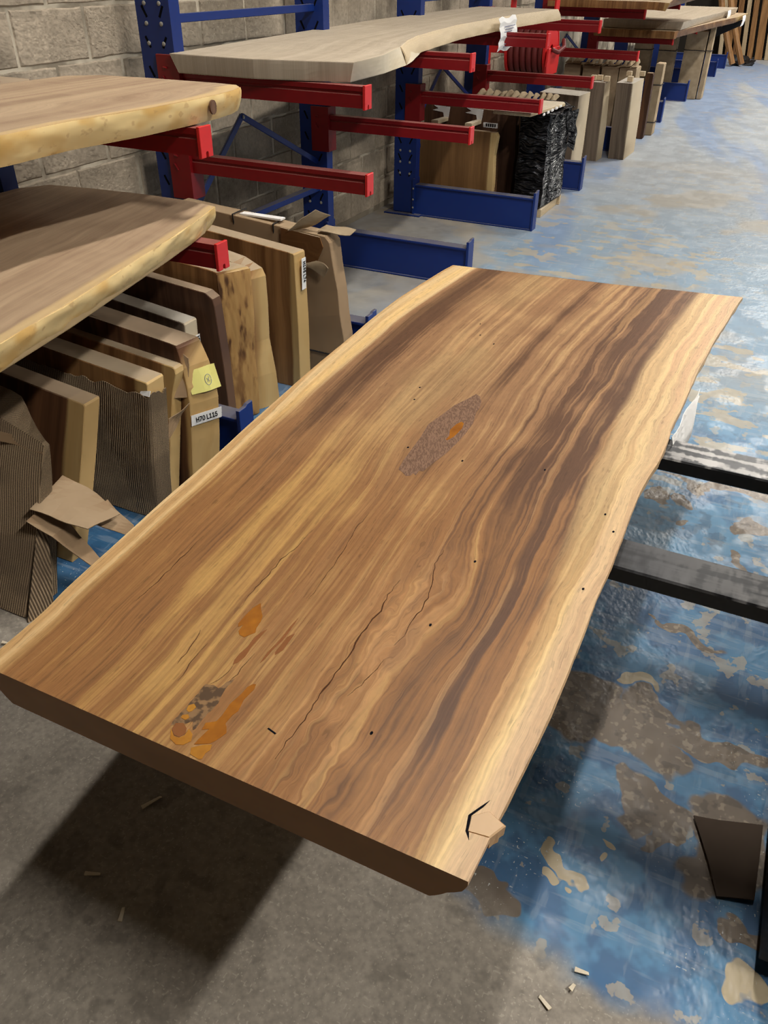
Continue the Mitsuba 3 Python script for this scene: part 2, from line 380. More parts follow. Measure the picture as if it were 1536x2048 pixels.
scene['floor_paint'] = {'type': 'twosided', 'bsdf': {'type': 'bumpmap', 'arbitrary': proc(floor_h), 'scale': .0022, 'bsdf': {'type': 'principled', 'base_color': proc(floor_fn), 'roughness': proc(floor_rough), 'specular': .5}}}


def block_fn(p, n, uv):
    a = fbm(p.y * 55, p.z * 55, p.x * 55, 3); b = fbm(p.y * 3.2, p.z * 3.2, 2.0, 3); r = cell_rand(dr.floor(p.y / .405), dr.floor(p.z / .2055), 3)
    c = mix(lin(178, 164, 144), lin(140, 129, 113), smoothstep(.3, .7, b)) * (.66 + .66 * a) * (.9 + .2 * r)
    return mix(c, lin(176, 166, 148), smoothstep(.70, .8, noise(p.y * 130, p.z * 130, p.x * 90)) * .4)


def mortar_fn(p, n, uv):
    return mix(lin(200, 190, 170), lin(140, 130, 114), smoothstep(.35, .65, fbm(p.y * 7, p.z * 7, 1.0, 4)))


def rough_h(p, n, uv):
    return fbm(p.y * 80, p.z * 80, p.x * 80, 3)


scene['block_stone'] = bump(principled(proc(block_fn), .95, .1), rough_h, .008)
scene['mortar'] = bump(principled(proc(mortar_fn), .95, .1), lambda p, n, uv: fbm(p.y * 30, p.z * 30, p.x * 30, 3), .008)
scene['hall_grey'] = principled(lin(58, 56, 54), .9, .1)
scene['hall_dark'] = principled(lin(52, 48, 44), .9, .1)
scene['lamp_steel'] = principled(lin(200, 200, 200), .5, .3)

# ------------------------------------------------------------------ large structure
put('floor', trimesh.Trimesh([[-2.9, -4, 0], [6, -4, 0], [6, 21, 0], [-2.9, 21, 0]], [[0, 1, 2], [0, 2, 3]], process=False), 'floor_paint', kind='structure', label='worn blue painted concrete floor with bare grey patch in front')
WALL_X = -2.886
put('wall_left', box(-3.1, WALL_X - .002, -4, 21, 0, 5.6, 0), 'mortar', kind='structure', label='grey concrete block wall behind the racks')
BH, BL = .2055, .405
variants = []
for v in range(5):
    L, Hh = BL - .014, BH - .013
    pts = dense([(0, 0), (L, 0), (L, Hh), (0, Hh)], .055)
    pts = pts + (np.random.default_rng(v).random(pts.shape) - .5) * .005
    m = prism(pts, 0, .03, 'x', .006)
    variants.append(ply(m, 'block_stone'))
nblocks = 0
for r in range(9):
    z0 = .04 + r * BH
    for c in range(-1, 40):
        y0 = 1.66 + c * BL + (0 if r % 2 else BL / 2) + float(rng.normal(0, .004))
        lim = 9.6 if r < 7 else 12.5
        if y0 < 1.25 or y0 > lim or (r < 2 and 1.0 < y0 < 2.6) or nblocks >= 297: continue
        nblocks += 1
        put('concrete_block', moved(variants[int(rng.integers(5))], T().translate([WALL_X - .03 + .0015 + float(rng.random()) * .004, y0, z0 + float(rng.normal(0, .0015))])), None, 'wall_left')
put('wall_back', box(-3.1, 6.1, 21, 21.2, 0, 5.6, 0), 'hall_dark', kind='structure', label='dark far end wall of the hall')
put('wall_right', box(6, 6.2, -4, 21, 0, 5.6, 0), 'hall_grey', kind='structure', label='grey side wall of the hall outside the frame')
put('wall_front', box(-3.1, 6.1, -4.2, -4, 0, 5.6, 0), 'hall_grey', kind='structure', label='grey wall of the hall behind the viewer')
put('ceiling', box(-3.1, 6.2, -4.2, 21.2, 5.4, 5.6, 0), 'hall_grey', kind='structure', label='grey roof of the hall outside the frame')
for i, (x, y, pw, L, W) in enumerate(LAMPS):
    k = key('ceiling_lamp'); A = L * W
    put('housing', box(x - W / 2 - .03, x + W / 2 + .03, y - L / 2 - .03, y + L / 2 + .03, LAMP_Z + .004, LAMP_Z + .09), 'lamp_steel', k)
    put('hanger', tube([(x, y - L / 3, LAMP_Z + .09), (x, y - L / 3, 5.4)], .008), 'lamp_steel', k); put('hanger', tube([(x, y + L / 3, LAMP_Z + .09), (x, y + L / 3, 5.4)], .008), 'lamp_steel', k)
    q = trimesh.Trimesh([[x - W / 2, y - L / 2, LAMP_Z], [x + W / 2, y - L / 2, LAMP_Z], [x + W / 2, y + L / 2, LAMP_Z], [x - W / 2, y + L / 2, LAMP_Z]], [[0, 2, 1], [0, 3, 2]], process=False)
    rad = pw / (math.pi * A)
    put('diffuser', ply(q, 'lamp_steel', emitter={'type': 'area', 'radiance': {'type': 'rgb', 'value': [rad * 1.0, rad * .955, rad * .885]}}), None, k)
    tag(k, ['long white batten lamp over the aisle beside the lifted slab', 'long white batten lamp overhead above the far half of the lifted slab', 'long white batten lamp over the aisle, second along', 'batten lamp over the blue floor by the third rack', 'batten lamp over the blue floor near the far end', 'batten lamp on the open side of the aisle, third along', 'batten lamp on the open side of the aisle, at the far end'][i], 'lamp')

# ------------------------------------------------------------------ cantilever racks
slot = {s: ply(prism([(-.005, -.024), (.005, -.024), (.005, .024), (-.005, .024)], -.0012, .0012, 'y', 0), 'dark_hole') for s in (1,)}
_b = trimesh.creation.icosphere(1, .0095); _b.apply_scale([1, .5, 1]); bolt = ply(_b, 'bolt_zinc', smooth=True)


def arm_profile(w, h):
    g = .006
    return [(-w / 2, 0), (w / 2, 0), (w / 2, h * .60), (w / 2 - g, h * .64), (w / 2 - g, h * .74), (w / 2, h * .78), (w / 2, h), (-w / 2, h), (-w / 2, h * .78), (-w / 2 + g, h * .74), (-w / 2 + g, h * .64), (-w / 2, h * .60)]


def upright(rack, y, arms, detail, tilt=0.0):
    U = put('upright', cat(box(-2.74, -2.56, y - .035, y + .035, .012, 2.3, .006), box(-2.80, -2.5, y - .08, y + .08, 0, .012, .002)), M_BLUE, rack)
    if detail:
        for iz in range(11):
            z = .30 + iz * .115
            for sx, xx in ((1, -2.695), (-1, -2.605)):
                put('slot', moved(slot[1], T().translate([xx, y - .0352, z]).rotate([0, 1, 0], 28 * -sx)), None, U)
        for z in ((1.33, 1.405, 1.48) if detail == 1 else (.30, .38, .46)):
            for xx in (-2.69, -2.61):
                put('bolt', moved(bolt, T().translate([xx, y - .037, z])), None, U)
    # foot beam on the floor
    Fk = put('foot', cat(box(-2.56, -1.622, y - .006, y + .006, .008, .222, 0), box(-2.56, -1.622, y - .04, y + .04, .215, .228, .002), box(-2.56, -1.622, y - .04, y + .04, .001, .010, .002), box(-2.56, -1.622, y - .026, y - .020, .010, .215, 0), box(-2.575, -2.56, y - .05, y + .05, .001, .27, .002)), M_BLUE, rack)
    put('end_plate', prism([(y - .045, .001), (y + .045, .001), (y + .045, .275), (y + .012, .275), (y, .268), (y - .045, .268)], -1.622, -1.606, 'x', .002), M_BLUE, Fk)
    if detail:
        for zz in (.06, .12, .2): put('bolt', moved(bolt, T().translate([-2.568, y - .052, zz]).scale([.8, 1, .8])), None, Fk)
    for ztop, xend in arms:
        h, w = .08, .055
        x0 = -2.545
        A = put('arm', prism([(y + a, ztop - h + b) for a, b in arm_profile(w, h)], x0, xend, 'x', .001), M_RED, rack)
        cp = [(y - .031, ztop - h - .006), (y - .006, ztop - h - .006), (y - .006, ztop - h + .006), (y - .003, ztop - h + .011), (y + .003, ztop - h + .011), (y + .006, ztop - h + .006), (y + .006, ztop - h - .006), (y + .031, ztop - h - .006), (y + .031, ztop + .004), (y - .031, ztop + .004)]
        put('end_cap', prism(cp, xend, xend + .012, 'x', .0015), 'red_cap_paint', A)
        low, high = (ztop - .20, ztop + .045) if ztop < 1.1 else (ztop - .17, ztop + .07)
        br = put('bracket', cat(box(-2.655, -2.545, y - .047, y - .036, low, high, .002), box(-2.655, -2.545, y + .036, y + .047, low, high, .002), box(-2.556, -2.538, y - .047, y + .047, low, high, .003)), M_RED, A)
        put('locking_pin', cat(tube([(-2.62, y - .049, high - .05), (-2.60, y - .052, high - .052)], .004), tube([(-2.625, y - .05, high - .085), (-2.605, y - .05, high - .115)], .0035)), M_RED, br)


def brace(rack, y0, y1, full=True):
    x = -2.63
    put('brace', bar((x, y0 + .035, 1.42), (x, y1 - .035, 1.42), .03, .035), M_BLUE, rack)
    put('brace', bar((x, y0 + .035, .47), (x, y1 - .035, .47), .05, .03), M_BLUE, rack)
    ym = (y0 + y1) / 2 - .13
    put('brace', bar((x, y0 + .035, .58), (x, ym, .97), .012, .035), M_BLUE, rack)
    put('brace', bar((x, y1 - .035, .62), (x, ym, .97), .012, .030), M_BLUE, rack)
    put('bolt', moved(bolt, T().translate([x + .012, ym, .965]).rotate([0, 0, 1], 90)), None, rack)


RACKS = [
    ('blue and red cantilever rack nearest the viewer, under the two pale slabs', [(0.80, [(.865, -1.65), (1.215, -1.65)], 0), (2.20, [(.865, -1.65), (1.215, -1.67)], 0)]),
    ('blue and red cantilever rack holding the near end of the long grey slab', [(3.27, [(.885, -1.63), (1.222, -1.64)], 1), (4.61, [(.882, -1.66), (1.238, -1.68)], 2)]),
    ('blue and red cantilever rack with the black wrapped package standing under it', [(5.98, [(.865, -1.66), (1.253, -1.66)], 2), (7.40, [(.873, -1.645), (1.265, -1.645)], 0)]),
    ('blue and red cantilever rack with the brown live edge slab on its upper arms', [(9.3, [(.92, -1.65), (1.275, -1.65)], 0), (11.45, [(.92, -1.65), (1.28, -1.65)], 0)]),
    ('small distant blue rack in front of the far packages', [(13.5, [(.92, -1.65)], 0), (15.5, [(.92, -1.65)], 0)]),
    ('most distant blue rack by the leaning posts', [(16.9, [(.92, -1.65)], 0), (18.4, [(.92, -1.65)], 0)]),
]
for lab, ups in RACKS:
    rk = key('cantilever_rack')
    for y, arms, det in ups: upright(rk, y, arms, det)
    brace(rk, ups[0][0], ups[1][0])
    tag(rk, lab, 'rack', 'cantilever racks along the wall')


# ------------------------------------------------------------------ flat slabs lying on things
def lying(rings_top, rings_bot, zt, zb, seed, uid, bulge=.012, wob=.004, right=None):
    """A slab from its top outline and bottom outline (same number of points), with a bulging live edge. uv: (10 id + y, x distance from the right edge)."""
    t, b = np.asarray(rings_top, float), np.asarray(rings_bot, float)
    if area2(t) < 0: t, b = t[::-1], b[::-1]
    c = t.mean(0); out = t - c; out /= np.linalg.norm(out, axis=1, keepdims=True)
    rings = []
    for k, (f, z) in enumerate(((0, zb), (.06, zb + .004), (.3, zb + .3 * (zt - zb)), (.55, zb + .55 * (zt - zb)), (.8, zb + .8 * (zt - zb)), (.96, zt - .003), (1.0, zt))):
        p = b + (t - b) * f + out * bulge * math.sin(math.pi * min(max(f, 0), 1)) ** .8 - out * (.0012 if k in (0, 6) else 0)
        R = np.column_stack([p, np.full(len(p), z)])
        if 0 < k < 6: R[:, :2] += out * ((meshkit.fbm(R * 11 + seed * 3.1, 3, seed) - .5) * wob * 4)[:, None]
        rings.append(R)
    V, F = loft(rings); n = len(t)
    tt = earcut(rings[-1][:, :2]); tb = earcut(rings[0][:, :2])
    F = np.vstack(F + [tb[:, ::-1], tt + 6 * n])
    xr = right if right is not None else t[:, 0].max()
    if callable(xr): tv = xr(V[:, 1]) - V[:, 0]
    else: tv = xr - V[:, 0]
    return trimesh.Trimesh(V, F, process=False), np.column_stack([V[:, 1] + 10 * uid, tv])


def edge_line(pts):
    a = np.array(sorted(pts, key=lambda q: q[1])); return lambda y: np.interp(y, a[:, 1], a[:, 0])


def paper_tag(parent, grid, ink=True, label='white paper tag'):
    k = put('paper_tag', sheet(grid, .0012), 'white_paper', parent, label=label)
    return k


# slab on the upper arms of the nearest rack
R1 = [(-1.80, .5), (-1.765, 1.0), (-1.735, 1.3), (-1.722, 1.5), (-1.725, 1.72), (-1.690, 1.99), (-1.683, 2.2), (-1.685, 2.33), (-1.70, 2.43), (-1.725, 2.50), (-1.76, 2.535)]
t1 = dense([(-2.44, .5)] + R1 + [(-1.85, 2.545), (-2.13, 2.535), (-2.33, 2.51), (-2.42, 2.43), (-2.44, 2.1)], .05)
b1 = t1.copy(); b1[:, 0] += np.where(t1[:, 0] > -1.9, -.028, 0)
m, uv = lying(t1, b1, 1.292, 1.219, 3, 1, .002, .001, edge_line(R1))
s1 = put('live_edge_slab', m, 'wood_sanded', None, 'pale sanded slab with golden edge on the upper arms of the nearest rack', 'slab', 'live edge slabs lying on racks', uv=uv)
# the golden live edge: a thin band following the right side
def edge_band(R, zt, zb, din_t, din_b, seed, amp, name, parent, mat='live_edge_sap', lift=.004, n=9):
    a = dense(R, .03, False); a = a[np.argsort(a[:, 1])]
    tz = np.linspace(0, 1, n); G = []
    for f in tz:
        z = zb + (zt - zb) * f
        x = a[:, 0] + din_b * (1 - f) + din_t * f + .006 * math.sin(math.pi * f) ** .6 + lift * (1 - f) ** .5
        P = np.column_stack([x, a[:, 1], np.full(len(a), z)])
        P[:, 0] += (meshkit.fbm(P * [8, 8, 22] + seed, 4, seed) - .5) * amp
        G.append(P)
    return put(name, sheet(np.array(G), .006), mat, parent, label='golden sapwood live edge', smooth=45)


tb = dense([(-2.78, .5), (-2.455, .5), (-2.452, 2.16), (-2.46, 2.3), (-2.52, 2.36), (-2.70, 2.36), (-2.78, 2.2)], .06)
mb, uvb = lying(tb, tb, 1.283, 1.219, 6, 4, .001, .001)
put('live_edge_slab', mb, 'wood_walnut', None, 'dark slab lying on the wall side of the pale sanded slab', 'slab', 'live edge slabs lying on racks', uv=uvb)
edge_band(R1[:-1], 1.2905, 1.221, .0, -.022, 4, .008, 'live_edge', s1)
k_ = trimesh.creation.cylinder(.0165, .006, sections=20); k_.apply_transform(trimesh.transformations.rotation_matrix(math.pi / 2, [0, 1, 0]) @ np.diag([1.25, 1, 1, 1])); k_.apply_translation([-1.672, 2.27, 1.262])
put('knot', k_, 'knot_wood', s1, label='round brown knot')

# slab on the lower arms of the nearest rack
R2 = [(-1.44, .45), (-1.455, .9), (-1.47, 1.12), (-1.52, 1.40), (-1.60, 1.75), (-1.645, 1.95), (-1.69, 2.13), (-1.728, 2.26), (-1.75, 2.33)]
t2_ = dense([(-2.54, .45)] + R2 + [(-1.9, 2.352), (-2.06, 2.352), (-2.30, 2.33), (-2.47, 2.30), (-2.53, 2.2)], .05)
b2_ = t2_.copy(); b2_[:, 0] += np.where(t2_[:, 0] > -1.8, -.02, 0); b2_[:, 1] += np.where(t2_[:, 1] > 2.28, -.04, 0)
m, uv = lying(t2_, b2_, .943, .870, 5, 2, .001, .001, edge_line(R2))
s2 = put('live_edge_slab', m, 'wood_sanded', None, 'wide tan slab with rough pitted edge on the lower arms of the nearest rack', 'slab', 'live edge slabs lying on racks', uv=uv)
edge_band(R2, .9415, .872, .0, -.032, 8, .024, 'live_edge', s2)

# long grey slab on the second rack
R3 = [(-1.71, 3.30), (-1.715, 3.45), (-1.725, 3.62), (-1.80, 3.95), (-1.90, 4.25), (-1.96, 4.5), (-2.0, 4.85), (-2.04, 5.3), (-2.03, 5.8), (-2.03, 6.2), (-1.98, 6.7), (-1.93, 7.15)]
t3 = dense([(-2.56, 3.20), (-2.13, 3.20)] + R3 + [(-2.56, 7.15), (-2.62, 6.5), (-2.66, 5.4), (-2.60, 4.0)], .07)
b3 = t3.copy(); yy = t3[:, 1]; rg = (t3[:, 0] > -2.1) & (yy > 3.25)
b3[:, 0] += np.where(rg, -.02 + .07 * np.exp(-((yy - 4.2) / .5) ** 2), 0); b3[:, 1] += np.where((yy > 7.1), -.06, 0)
b3[:, 0] += np.where((t3[:, 0] < -2.5) & (yy < 3.5), .04, 0)
m, uv = lying(t3, b3, 1.300, 1.2265, 9, 3, .001, .001, edge_line(R3))
s3 = put('live_edge_slab', m, 'wood_dusty', None, 'long dusty grey beige slab with wavy edge on the upper arms of the second rack', 'slab', 'live edge slabs lying on racks', uv=uv)
edge_band(R3[3:], 1.2985, 1.228, .0, .03, 12, .016, 'live_edge', s3, 'wood_pale')
g = [[(-1.965 + .012 + .02 * math.sin(3 * b) - .01 * a, 5.82 + .38 * a, 1.307 - .19 * b + .01 * math.sin(9 * a)) for a in np.linspace(0, 1, 6)] for b in np.linspace(0, 1, 8)]
g = np.array(g) + np.array([[[0.02 * math.sin(2.2 * i) * .3, 0, 0]] * 6 for i in range(8)])
pt = paper_tag(s3, g, label='white printed paper tag hanging from the edge')
for i, z in enumerate((1.255, 1.24, 1.225, 1.155, 1.14)):
    put('print_line', box(-1.9345, -1.9325, 5.9 + .02 * (i % 2), 6.12 - .03 * (i % 3), z, z + .005, 0), 'grey_ink', pt)
LEVEL = T([[1, 0, 0, 0], [0, 1, 0, 0], [0, .011, 1, -.011 * 3.27], [0, 0, 0, 1]])   # this slab rises a little towards its far arms
for q in [q for q in scene if q == s3 or q.startswith(s3 + '__')]: scene[q]['to_world'] = LEVEL

# ------------------------------------------------------------------ slabs standing under the racks
def standing(name, label, cat_, prof, y0, th, lean, mat, uid, group=None, xr=None, bev=.0025, wob=.0, taper=0.0, edge_in=0.0, uvmode='wood'):
    """prof: outline in (x, z); the thing leans along y by lean per metre of height. edge_in moves the front rim of the right edge inwards (a bevelled live edge)."""
    p = dense(prof, .05); xr = max(q[0] for q in prof) if xr is None else xr
    m = prism(p, 0, th, 'y', bev, wob, uid)
    V = np.array(m.vertices)
    if edge_in: V[:, 0] -= np.where(V[:, 0] > xr - .12, edge_in * (1 - V[:, 1] / th) * np.clip((V[:, 0] - xr + .12) / .12, 0, 1), 0)
    tv = xr - V[:, 0]
    uv = np.column_stack([V[:, 2] + 10 * uid, tv + (0 if not edge_in else 0)])
    if uvmode == 'corr': uv = np.column_stack([tv + V[:, 1] * 1.0 + .012 * np.sin(V[:, 2] * 9), V[:, 2]])
    if taper: V[:, 1] *= 1 - taper * np.clip(V[:, 2] / .485, 0, 1.1) * np.clip((V[:, 0] + 1.97) / .22, 0, 1)
    V[:, 1] += y0 + lean * V[:, 2]
    m = trimesh.Trimesh(V, m.faces, process=False)
    return put(name, m, mat, None, label, cat_, group, uv=uv)


def on_plane(parent, name, mesh2d, o, ex, ey, mat, label=None, z=.0008):
    """Lays a mesh drawn in xy (z up) on the plane through o with axes ex, ey."""
    ex, ey = np.array(ex, float), np.array(ey, float); ex /= np.linalg.norm(ex); ey -= ex * (ex @ ey); ey /= np.linalg.norm(ey)
    M = np.eye(4); M[:3, 0], M[:3, 1], M[:3, 2], M[:3, 3] = ex, ey, np.cross(ex, ey), np.array(o, float) + np.cross(ex, ey) * z
    m = mesh2d.copy(); m.apply_transform(M); return put(name, m, mat, parent, label=label)


def ribbon(pts, w, z0=0.0, z1=.001):
    """A polyline of varying width as a thin prism in xy."""
    p = dense(pts, .012, False); t = np.gradient(p, axis=0); t /= np.linalg.norm(t, axis=1, keepdims=True) + 1e-9
    nrm = np.column_stack([-t[:, 1], t[:, 0]]); ww = np.broadcast_to(w, (len(p),))[:, None] / 2
    return prism(np.vstack([p + nrm * ww, (p - nrm * ww)[::-1]]), z0, z1, 'z', 0)


GS = 'slabs standing on edge under the nearest rack'
a = standing('wrapped_slab', 'small slab in brown corrugated card with torn flaps, leftmost under the nearest rack', 'package', [(-2.6, .002), (-1.735, .002), (-1.728, .25), (-1.732, .482), (-1.745, .490), (-1.91, .522), (-2.6, .60)], 1.165, .135, .46, 'corrugated_card', 31, GS, uvmode='corr', wob=.012, taper=.85)
def quadsheet(c, nu=7, nv=7, crumple=.01, seed=0):
    c = np.array(c, float); u = np.linspace(0, 1, nu)[:, None, None]; v = np.linspace(0, 1, nv)[None, :, None]
    g = c[0] * (1 - u) * (1 - v) + c[1] * u * (1 - v) + c[2] * u * v + c[3] * (1 - u) * v
    return g + (np.stack([meshkit.noise(g * 13 + 5 * k + seed, seed + k) for k in range(3)], -1) - .5) * 2 * crumple


def card_uv(sh, ax=0):
    return np.column_stack([np.array(sh.vertices)[:, ax], np.array(sh.vertices)[:, 2]])


fl = sheet(quadsheet([(-1.735, 1.29, .33), (-1.58, 1.34, .27), (-1.585, 1.48, .24), (-1.75, 1.44, .35)], 7, 7, .012, 3))
put('torn_flap', fl, 'cardboard', a, label='torn corrugated flap')
put('torn_flap', sheet(quadsheet([(-1.735, 1.26, .30), (-1.56, 1.33, .13), (-1.56, 1.36, .115), (-1.735, 1.36, .31)], 7, 6, .01, 5)), 'cardboard', a)
put('torn_flap', sheet(quadsheet([(-1.64, 1.40, .25), (-1.545, 1.47, .165), (-1.56, 1.50, .19), (-1.65, 1.50, .26)], 6, 6, .01, 9)), 'cardboard', a)
fs = sheet(quadsheet([(-1.715, 1.155, .003), (-1.69, 1.235, .003), (-1.715, 1.325, .30), (-1.728, 1.305, .30)], 9, 7, .004, 6), .004)
put('side_flap', fs, 'corrugated_card', a, uv=np.column_stack([np.array(fs.vertices)[:, 1], np.array(fs.vertices)[:, 2]]))
put('torn_lip', sheet(quadsheet([(-2.2, 1.372, .475), (-1.735, 1.375, .462), (-1.735, 1.392, .480), (-2.2, 1.392, .51)], 16, 4, .009, 4), .004), 'cardboard', a)

standing('wooden_slab', 'dark brown slab with yellow sapwood edge and blue dust on its top corner', 'slab', [(-2.66, .0), (-1.805, .0), (-1.799, .2), (-1.799, .35), (-1.803, .484), (-1.809, .49), (-2.66, .56)], 1.435, .07, .40, 'wood_dark', 32, GS)
c = standing('wooden_slab', 'slab in striped corrugated card open along the top, left of the yellow note', 'slab', [(-2.6, .0), (-1.725, .0), (-1.72, .3), (-1.724, .488), (-1.73, .494), (-2.6, .57)], 1.765, .085, .14, 'wood_golden', 33, GS)
gr = []
for zf in np.linspace(0, 1, 12):
    row = []
    for s in np.linspace(0, 1, 60):
        L = s * 1.05
        if L < .86: x, y = -2.585 + L, -.006
        elif L < .90: th_ = (L - .86) / .04 * math.pi / 2; x, y = -1.725 + .012 * math.sin(th_), .006 - .012 * math.cos(th_)
        else: x, y = -1.713, .006 + (L - .90) * .5
        top = .462 + .035 * (1 - s) - .02 * meshkit.noise(np.array([s * 23, 1, 2.]), 4) - .012 * meshkit.noise(np.array([s * 60, 1, 2.]), 4)
        z = .003 + zf * top
        y += .006 * math.sin(s * 40 + zf * 6) * .3 - .006 * meshkit.noise(np.array([s * 9, zf * 4, 2.]), 6)
        row.append((x, 1.765 + .14 * z + y, z))
    gr.append(row)
gr = np.array(gr); cs = sheet(gr, .004)
uvc = np.tile(np.array([[s * 1.05 + .012 * math.sin(zf * 5), zf] for zf in np.linspace(0, 1, 12) for s in np.linspace(0, 1, 60)]), (2, 1))
put('corrugated_wrap', cs, 'corrugated_card', c, label='striped corrugated card wrap', uv=uvc)
ts = sheet(gr[5:7, 20:, :] + np.array([0, -.004, 0.004]), .0008)
put('card_lip', sheet(quadsheet([(-1.755, 1.822, .452), (-1.712, 1.822, .452), (-1.712, 1.832, .470), (-1.755, 1.830, .462)], 5, 3, .002, 2), .003), 'white_paper', c)

d = standing('wooden_slab', 'rounded tan slab with torn card behind it, right behind the striped card', 'slab', [(-2.6, .0), (-1.76, .0), (-1.75, .25), (-1.738, .40), (-1.724, .465), (-1.728, .482), (-1.738, .488), (-2.6, .56)], 1.885, .06, .20, 'wood_golden', 34, GS)
put('torn_card', sheet(quadsheet([(-2.35, 2.02, .40), (-1.745, 2.02, .38), (-1.745, 2.045, .52), (-2.35, 2.055, .62)], 26, 6, .008, 7), .003), 'cardboard', d, label='torn card behind')
put('torn_card', sheet(quadsheet([(-1.745, 1.975, .38), (-1.715, 2.01, .37), (-1.72, 2.045, .50), (-1.745, 2.045, .52)], 6, 6, .008, 8), .003), 'cardboard', d)
put('torn_card', sheet(quadsheet([(-1.735, 1.88, .22), (-1.70, 1.97, .34), (-1.68, 1.99, .375), (-1.73, 1.90, .32)], 7, 7, .018, 11), .003), 'cardboard', d)

e = standing('wooden_slab', 'dark slab with rounded bark edge carrying a yellow sticky note', 'slab', [(-2.6, .0), (-1.665, .0), (-1.655, .2), (-1.655, .34), (-1.665, .40), (-1.69, .47), (-1.725, .535), (-1.735, .545), (-2.6, .625)], 1.965, .105, .12, 'wood_dark', 35, GS, edge_in=.05)
Eo = lambda f, z, x=0.0: np.array([-1.655 - .05 * (1 - f) + x, 1.965 + .105 * f + .12 * z, z])
sn = sheet(np.array([[(lambda f, z: Eo(f, z, .008 - .055 * max(0, (z - .36) / .15) + .014 * (1 - abs(2 * f - 1)) * 0))(f, z) + np.array([.004 * math.sin(6 * f + 11 * z), -.002, 0]) for f in np.linspace(.12, 1.12, 6)] for z in np.linspace(.375, .455, 6)]), .0008)
put('sticky_note', sn, 'yellow_paper', e, label='yellow sticky note with a pencilled mark')
tg = sheet(np.array([[Eo(f, z, .007 - .075 * max(0, (z - .36) / .15)) for f in np.linspace(.02, 1.02, 6)] for z in np.linspace(.45, .50, 5)]), .0012)
put('clear_tape', tg, 'clear_tape', e, label='glossy tape strip', smooth=True)
lb = put('tape_label', sheet(np.array([[Eo(f, z, .006) for f in np.linspace(-.02, 1.03, 6)] for z in np.linspace(.262, .302, 3)]), .001), 'white_paper', e, label='white tape label reading H70 L115')
ax = Eo(1, .28) - Eo(0, .28)
tx = meshkit.text_mesh('H70 L115', .019, .0008, True); L = tx.bounds[1][0] - tx.bounds[0][0]; tx.apply_scale([.085 / L, 1, 1])
on_plane(e, 'tape_label__lettering', tx, Eo(.12, .273, .0085), ax, (0, 0, 1), 'black_ink')
tx = ribbon([(.012 * math.cos(t), .019 * math.sin(t)) for t in np.linspace(0, 6.2, 22)], .0016, 0, .0006)
lt = cat(tx, ribbon([(-.004, -.009), (.005, .009)], .0014, 0, .0006), ribbon([(-.005, .006), (.0, -.001), (.006, -.008)], .0014, 0, .0006))
on_plane(e, 'sticky_note__pencil_mark', lt, Eo(.70, .412, -.006), ax, (-.33, .03, 1), 'grey_ink')

f = standing('wooden_slab', 'short grey dusty slab with white label, behind the yellow note slab', 'slab', [(-2.6, .0), (-1.92, .0), (-1.915, .3), (-1.92, .496), (-1.926, .502), (-2.6, .575)], 2.255, .075, .08, 'wood_grey', 36, GS)
lf = put('tape_label', sheet(np.array([[(-1.912, y, z) for y in np.linspace(2.292, 2.365, 3)] for z in np.linspace(.405, .44, 3)]), .001), 'white_paper', f, label='white tape label ending in 5')
tx = meshkit.text_mesh('5', .022, .0008, True)
on_plane(f, 'tape_label__lettering', tx, (-1.9108, 2.343, .412), (0, 1, 0), (0, 0, 1), 'black_ink')

standing('wooden_slab', 'dark brown slab with thin bright edge, left of the bark striped slab', 'slab', [(-2.6, .0), (-1.835, .0), (-1.845, .3), (-1.862, .54), (-1.868, .568), (-1.90, .588), (-2.6, .645)], 2.40, .052, .02, 'wood_walnut', 37, GS)
h_ = standing('wooden_slab', 'golden slab with dark streaky bark edge, fourth from the right end of the row', 'slab', [(-2.6, .0), (-1.835, .0), (-1.83, .3), (-1.832, .63), (-1.84, .64), (-2.6, .69)], 2.475, .125, .04, 'wood_golden', 38, GS, edge_in=.07)
put('bark_edge', sheet(np.array([[(-1.833 - .07 * (1 - fr) + .003 + .008 * math.sin(math.pi * fr) + .003 * math.sin(z * 17), 2.475 + .125 * fr + .04 * z, z) for fr in np.linspace(.0, 1., 7)] for z in np.linspace(.005, .632, 22)]), .006), 'bark_edge', h_, label='dark streaked bark edge', smooth=True)
standing('wooden_slab', 'slab with curved sloping top corner, third from the right end of the row', 'slab', [(-2.6, .0), (-1.80, .0), (-1.812, .15), (-1.835, .3), (-1.832, .45), (-1.835, .57), (-1.85, .6), (-1.93, .635), (-2.05, .655), (-2.6, .70)], 2.635, .095, .02, 'wood_golden', 39, GS, edge_in=.05)
j = standing('wooden_slab', 'warm brown slab with pale right edge and tall white label', 'slab', [(-2.62, .0), (-1.785, .0), (-1.79, .3), (-1.80, .5), (-1.805, .604), (-1.811, .61), (-2.3, .655), (-2.62, .69)], 2.90, .078, .05, 'wood_golden', 40, GS, edge_in=.01)
put('tape_label', sheet(np.array([[(-1.7925, 2.927 + y + .05 * z, z) for y in np.linspace(.0, .035, 3)] for z in np.linspace(.45, .585, 4)]), .001), 'white_paper', j, label='tall white label reading H195 L74')
tx = meshkit.text_mesh('H195 L74', .019, .0008, True); L = tx.bounds[1][0] - tx.bounds[0][0]; tx.apply_scale([.09 / L, 1, 1])
on_plane(j, 'tape_label__lettering', tx, (-1.7912, 2.965, .572), (0, -.02, -1), (0, 1, 0), 'black_ink')
k = standing('wrapped_slab', 'cardboard wrapped slab with black straps, last in the row beside the rack foot', 'package', [(-2.55, .0), (-1.67, .0), (-1.655, .1), (-1.665, .2), (-1.70, .42), (-1.735, .62), (-1.76, .645), (-2.55, .70)], 3.075, .095, .05, 'cardboard', 41, GS, wob=.006)
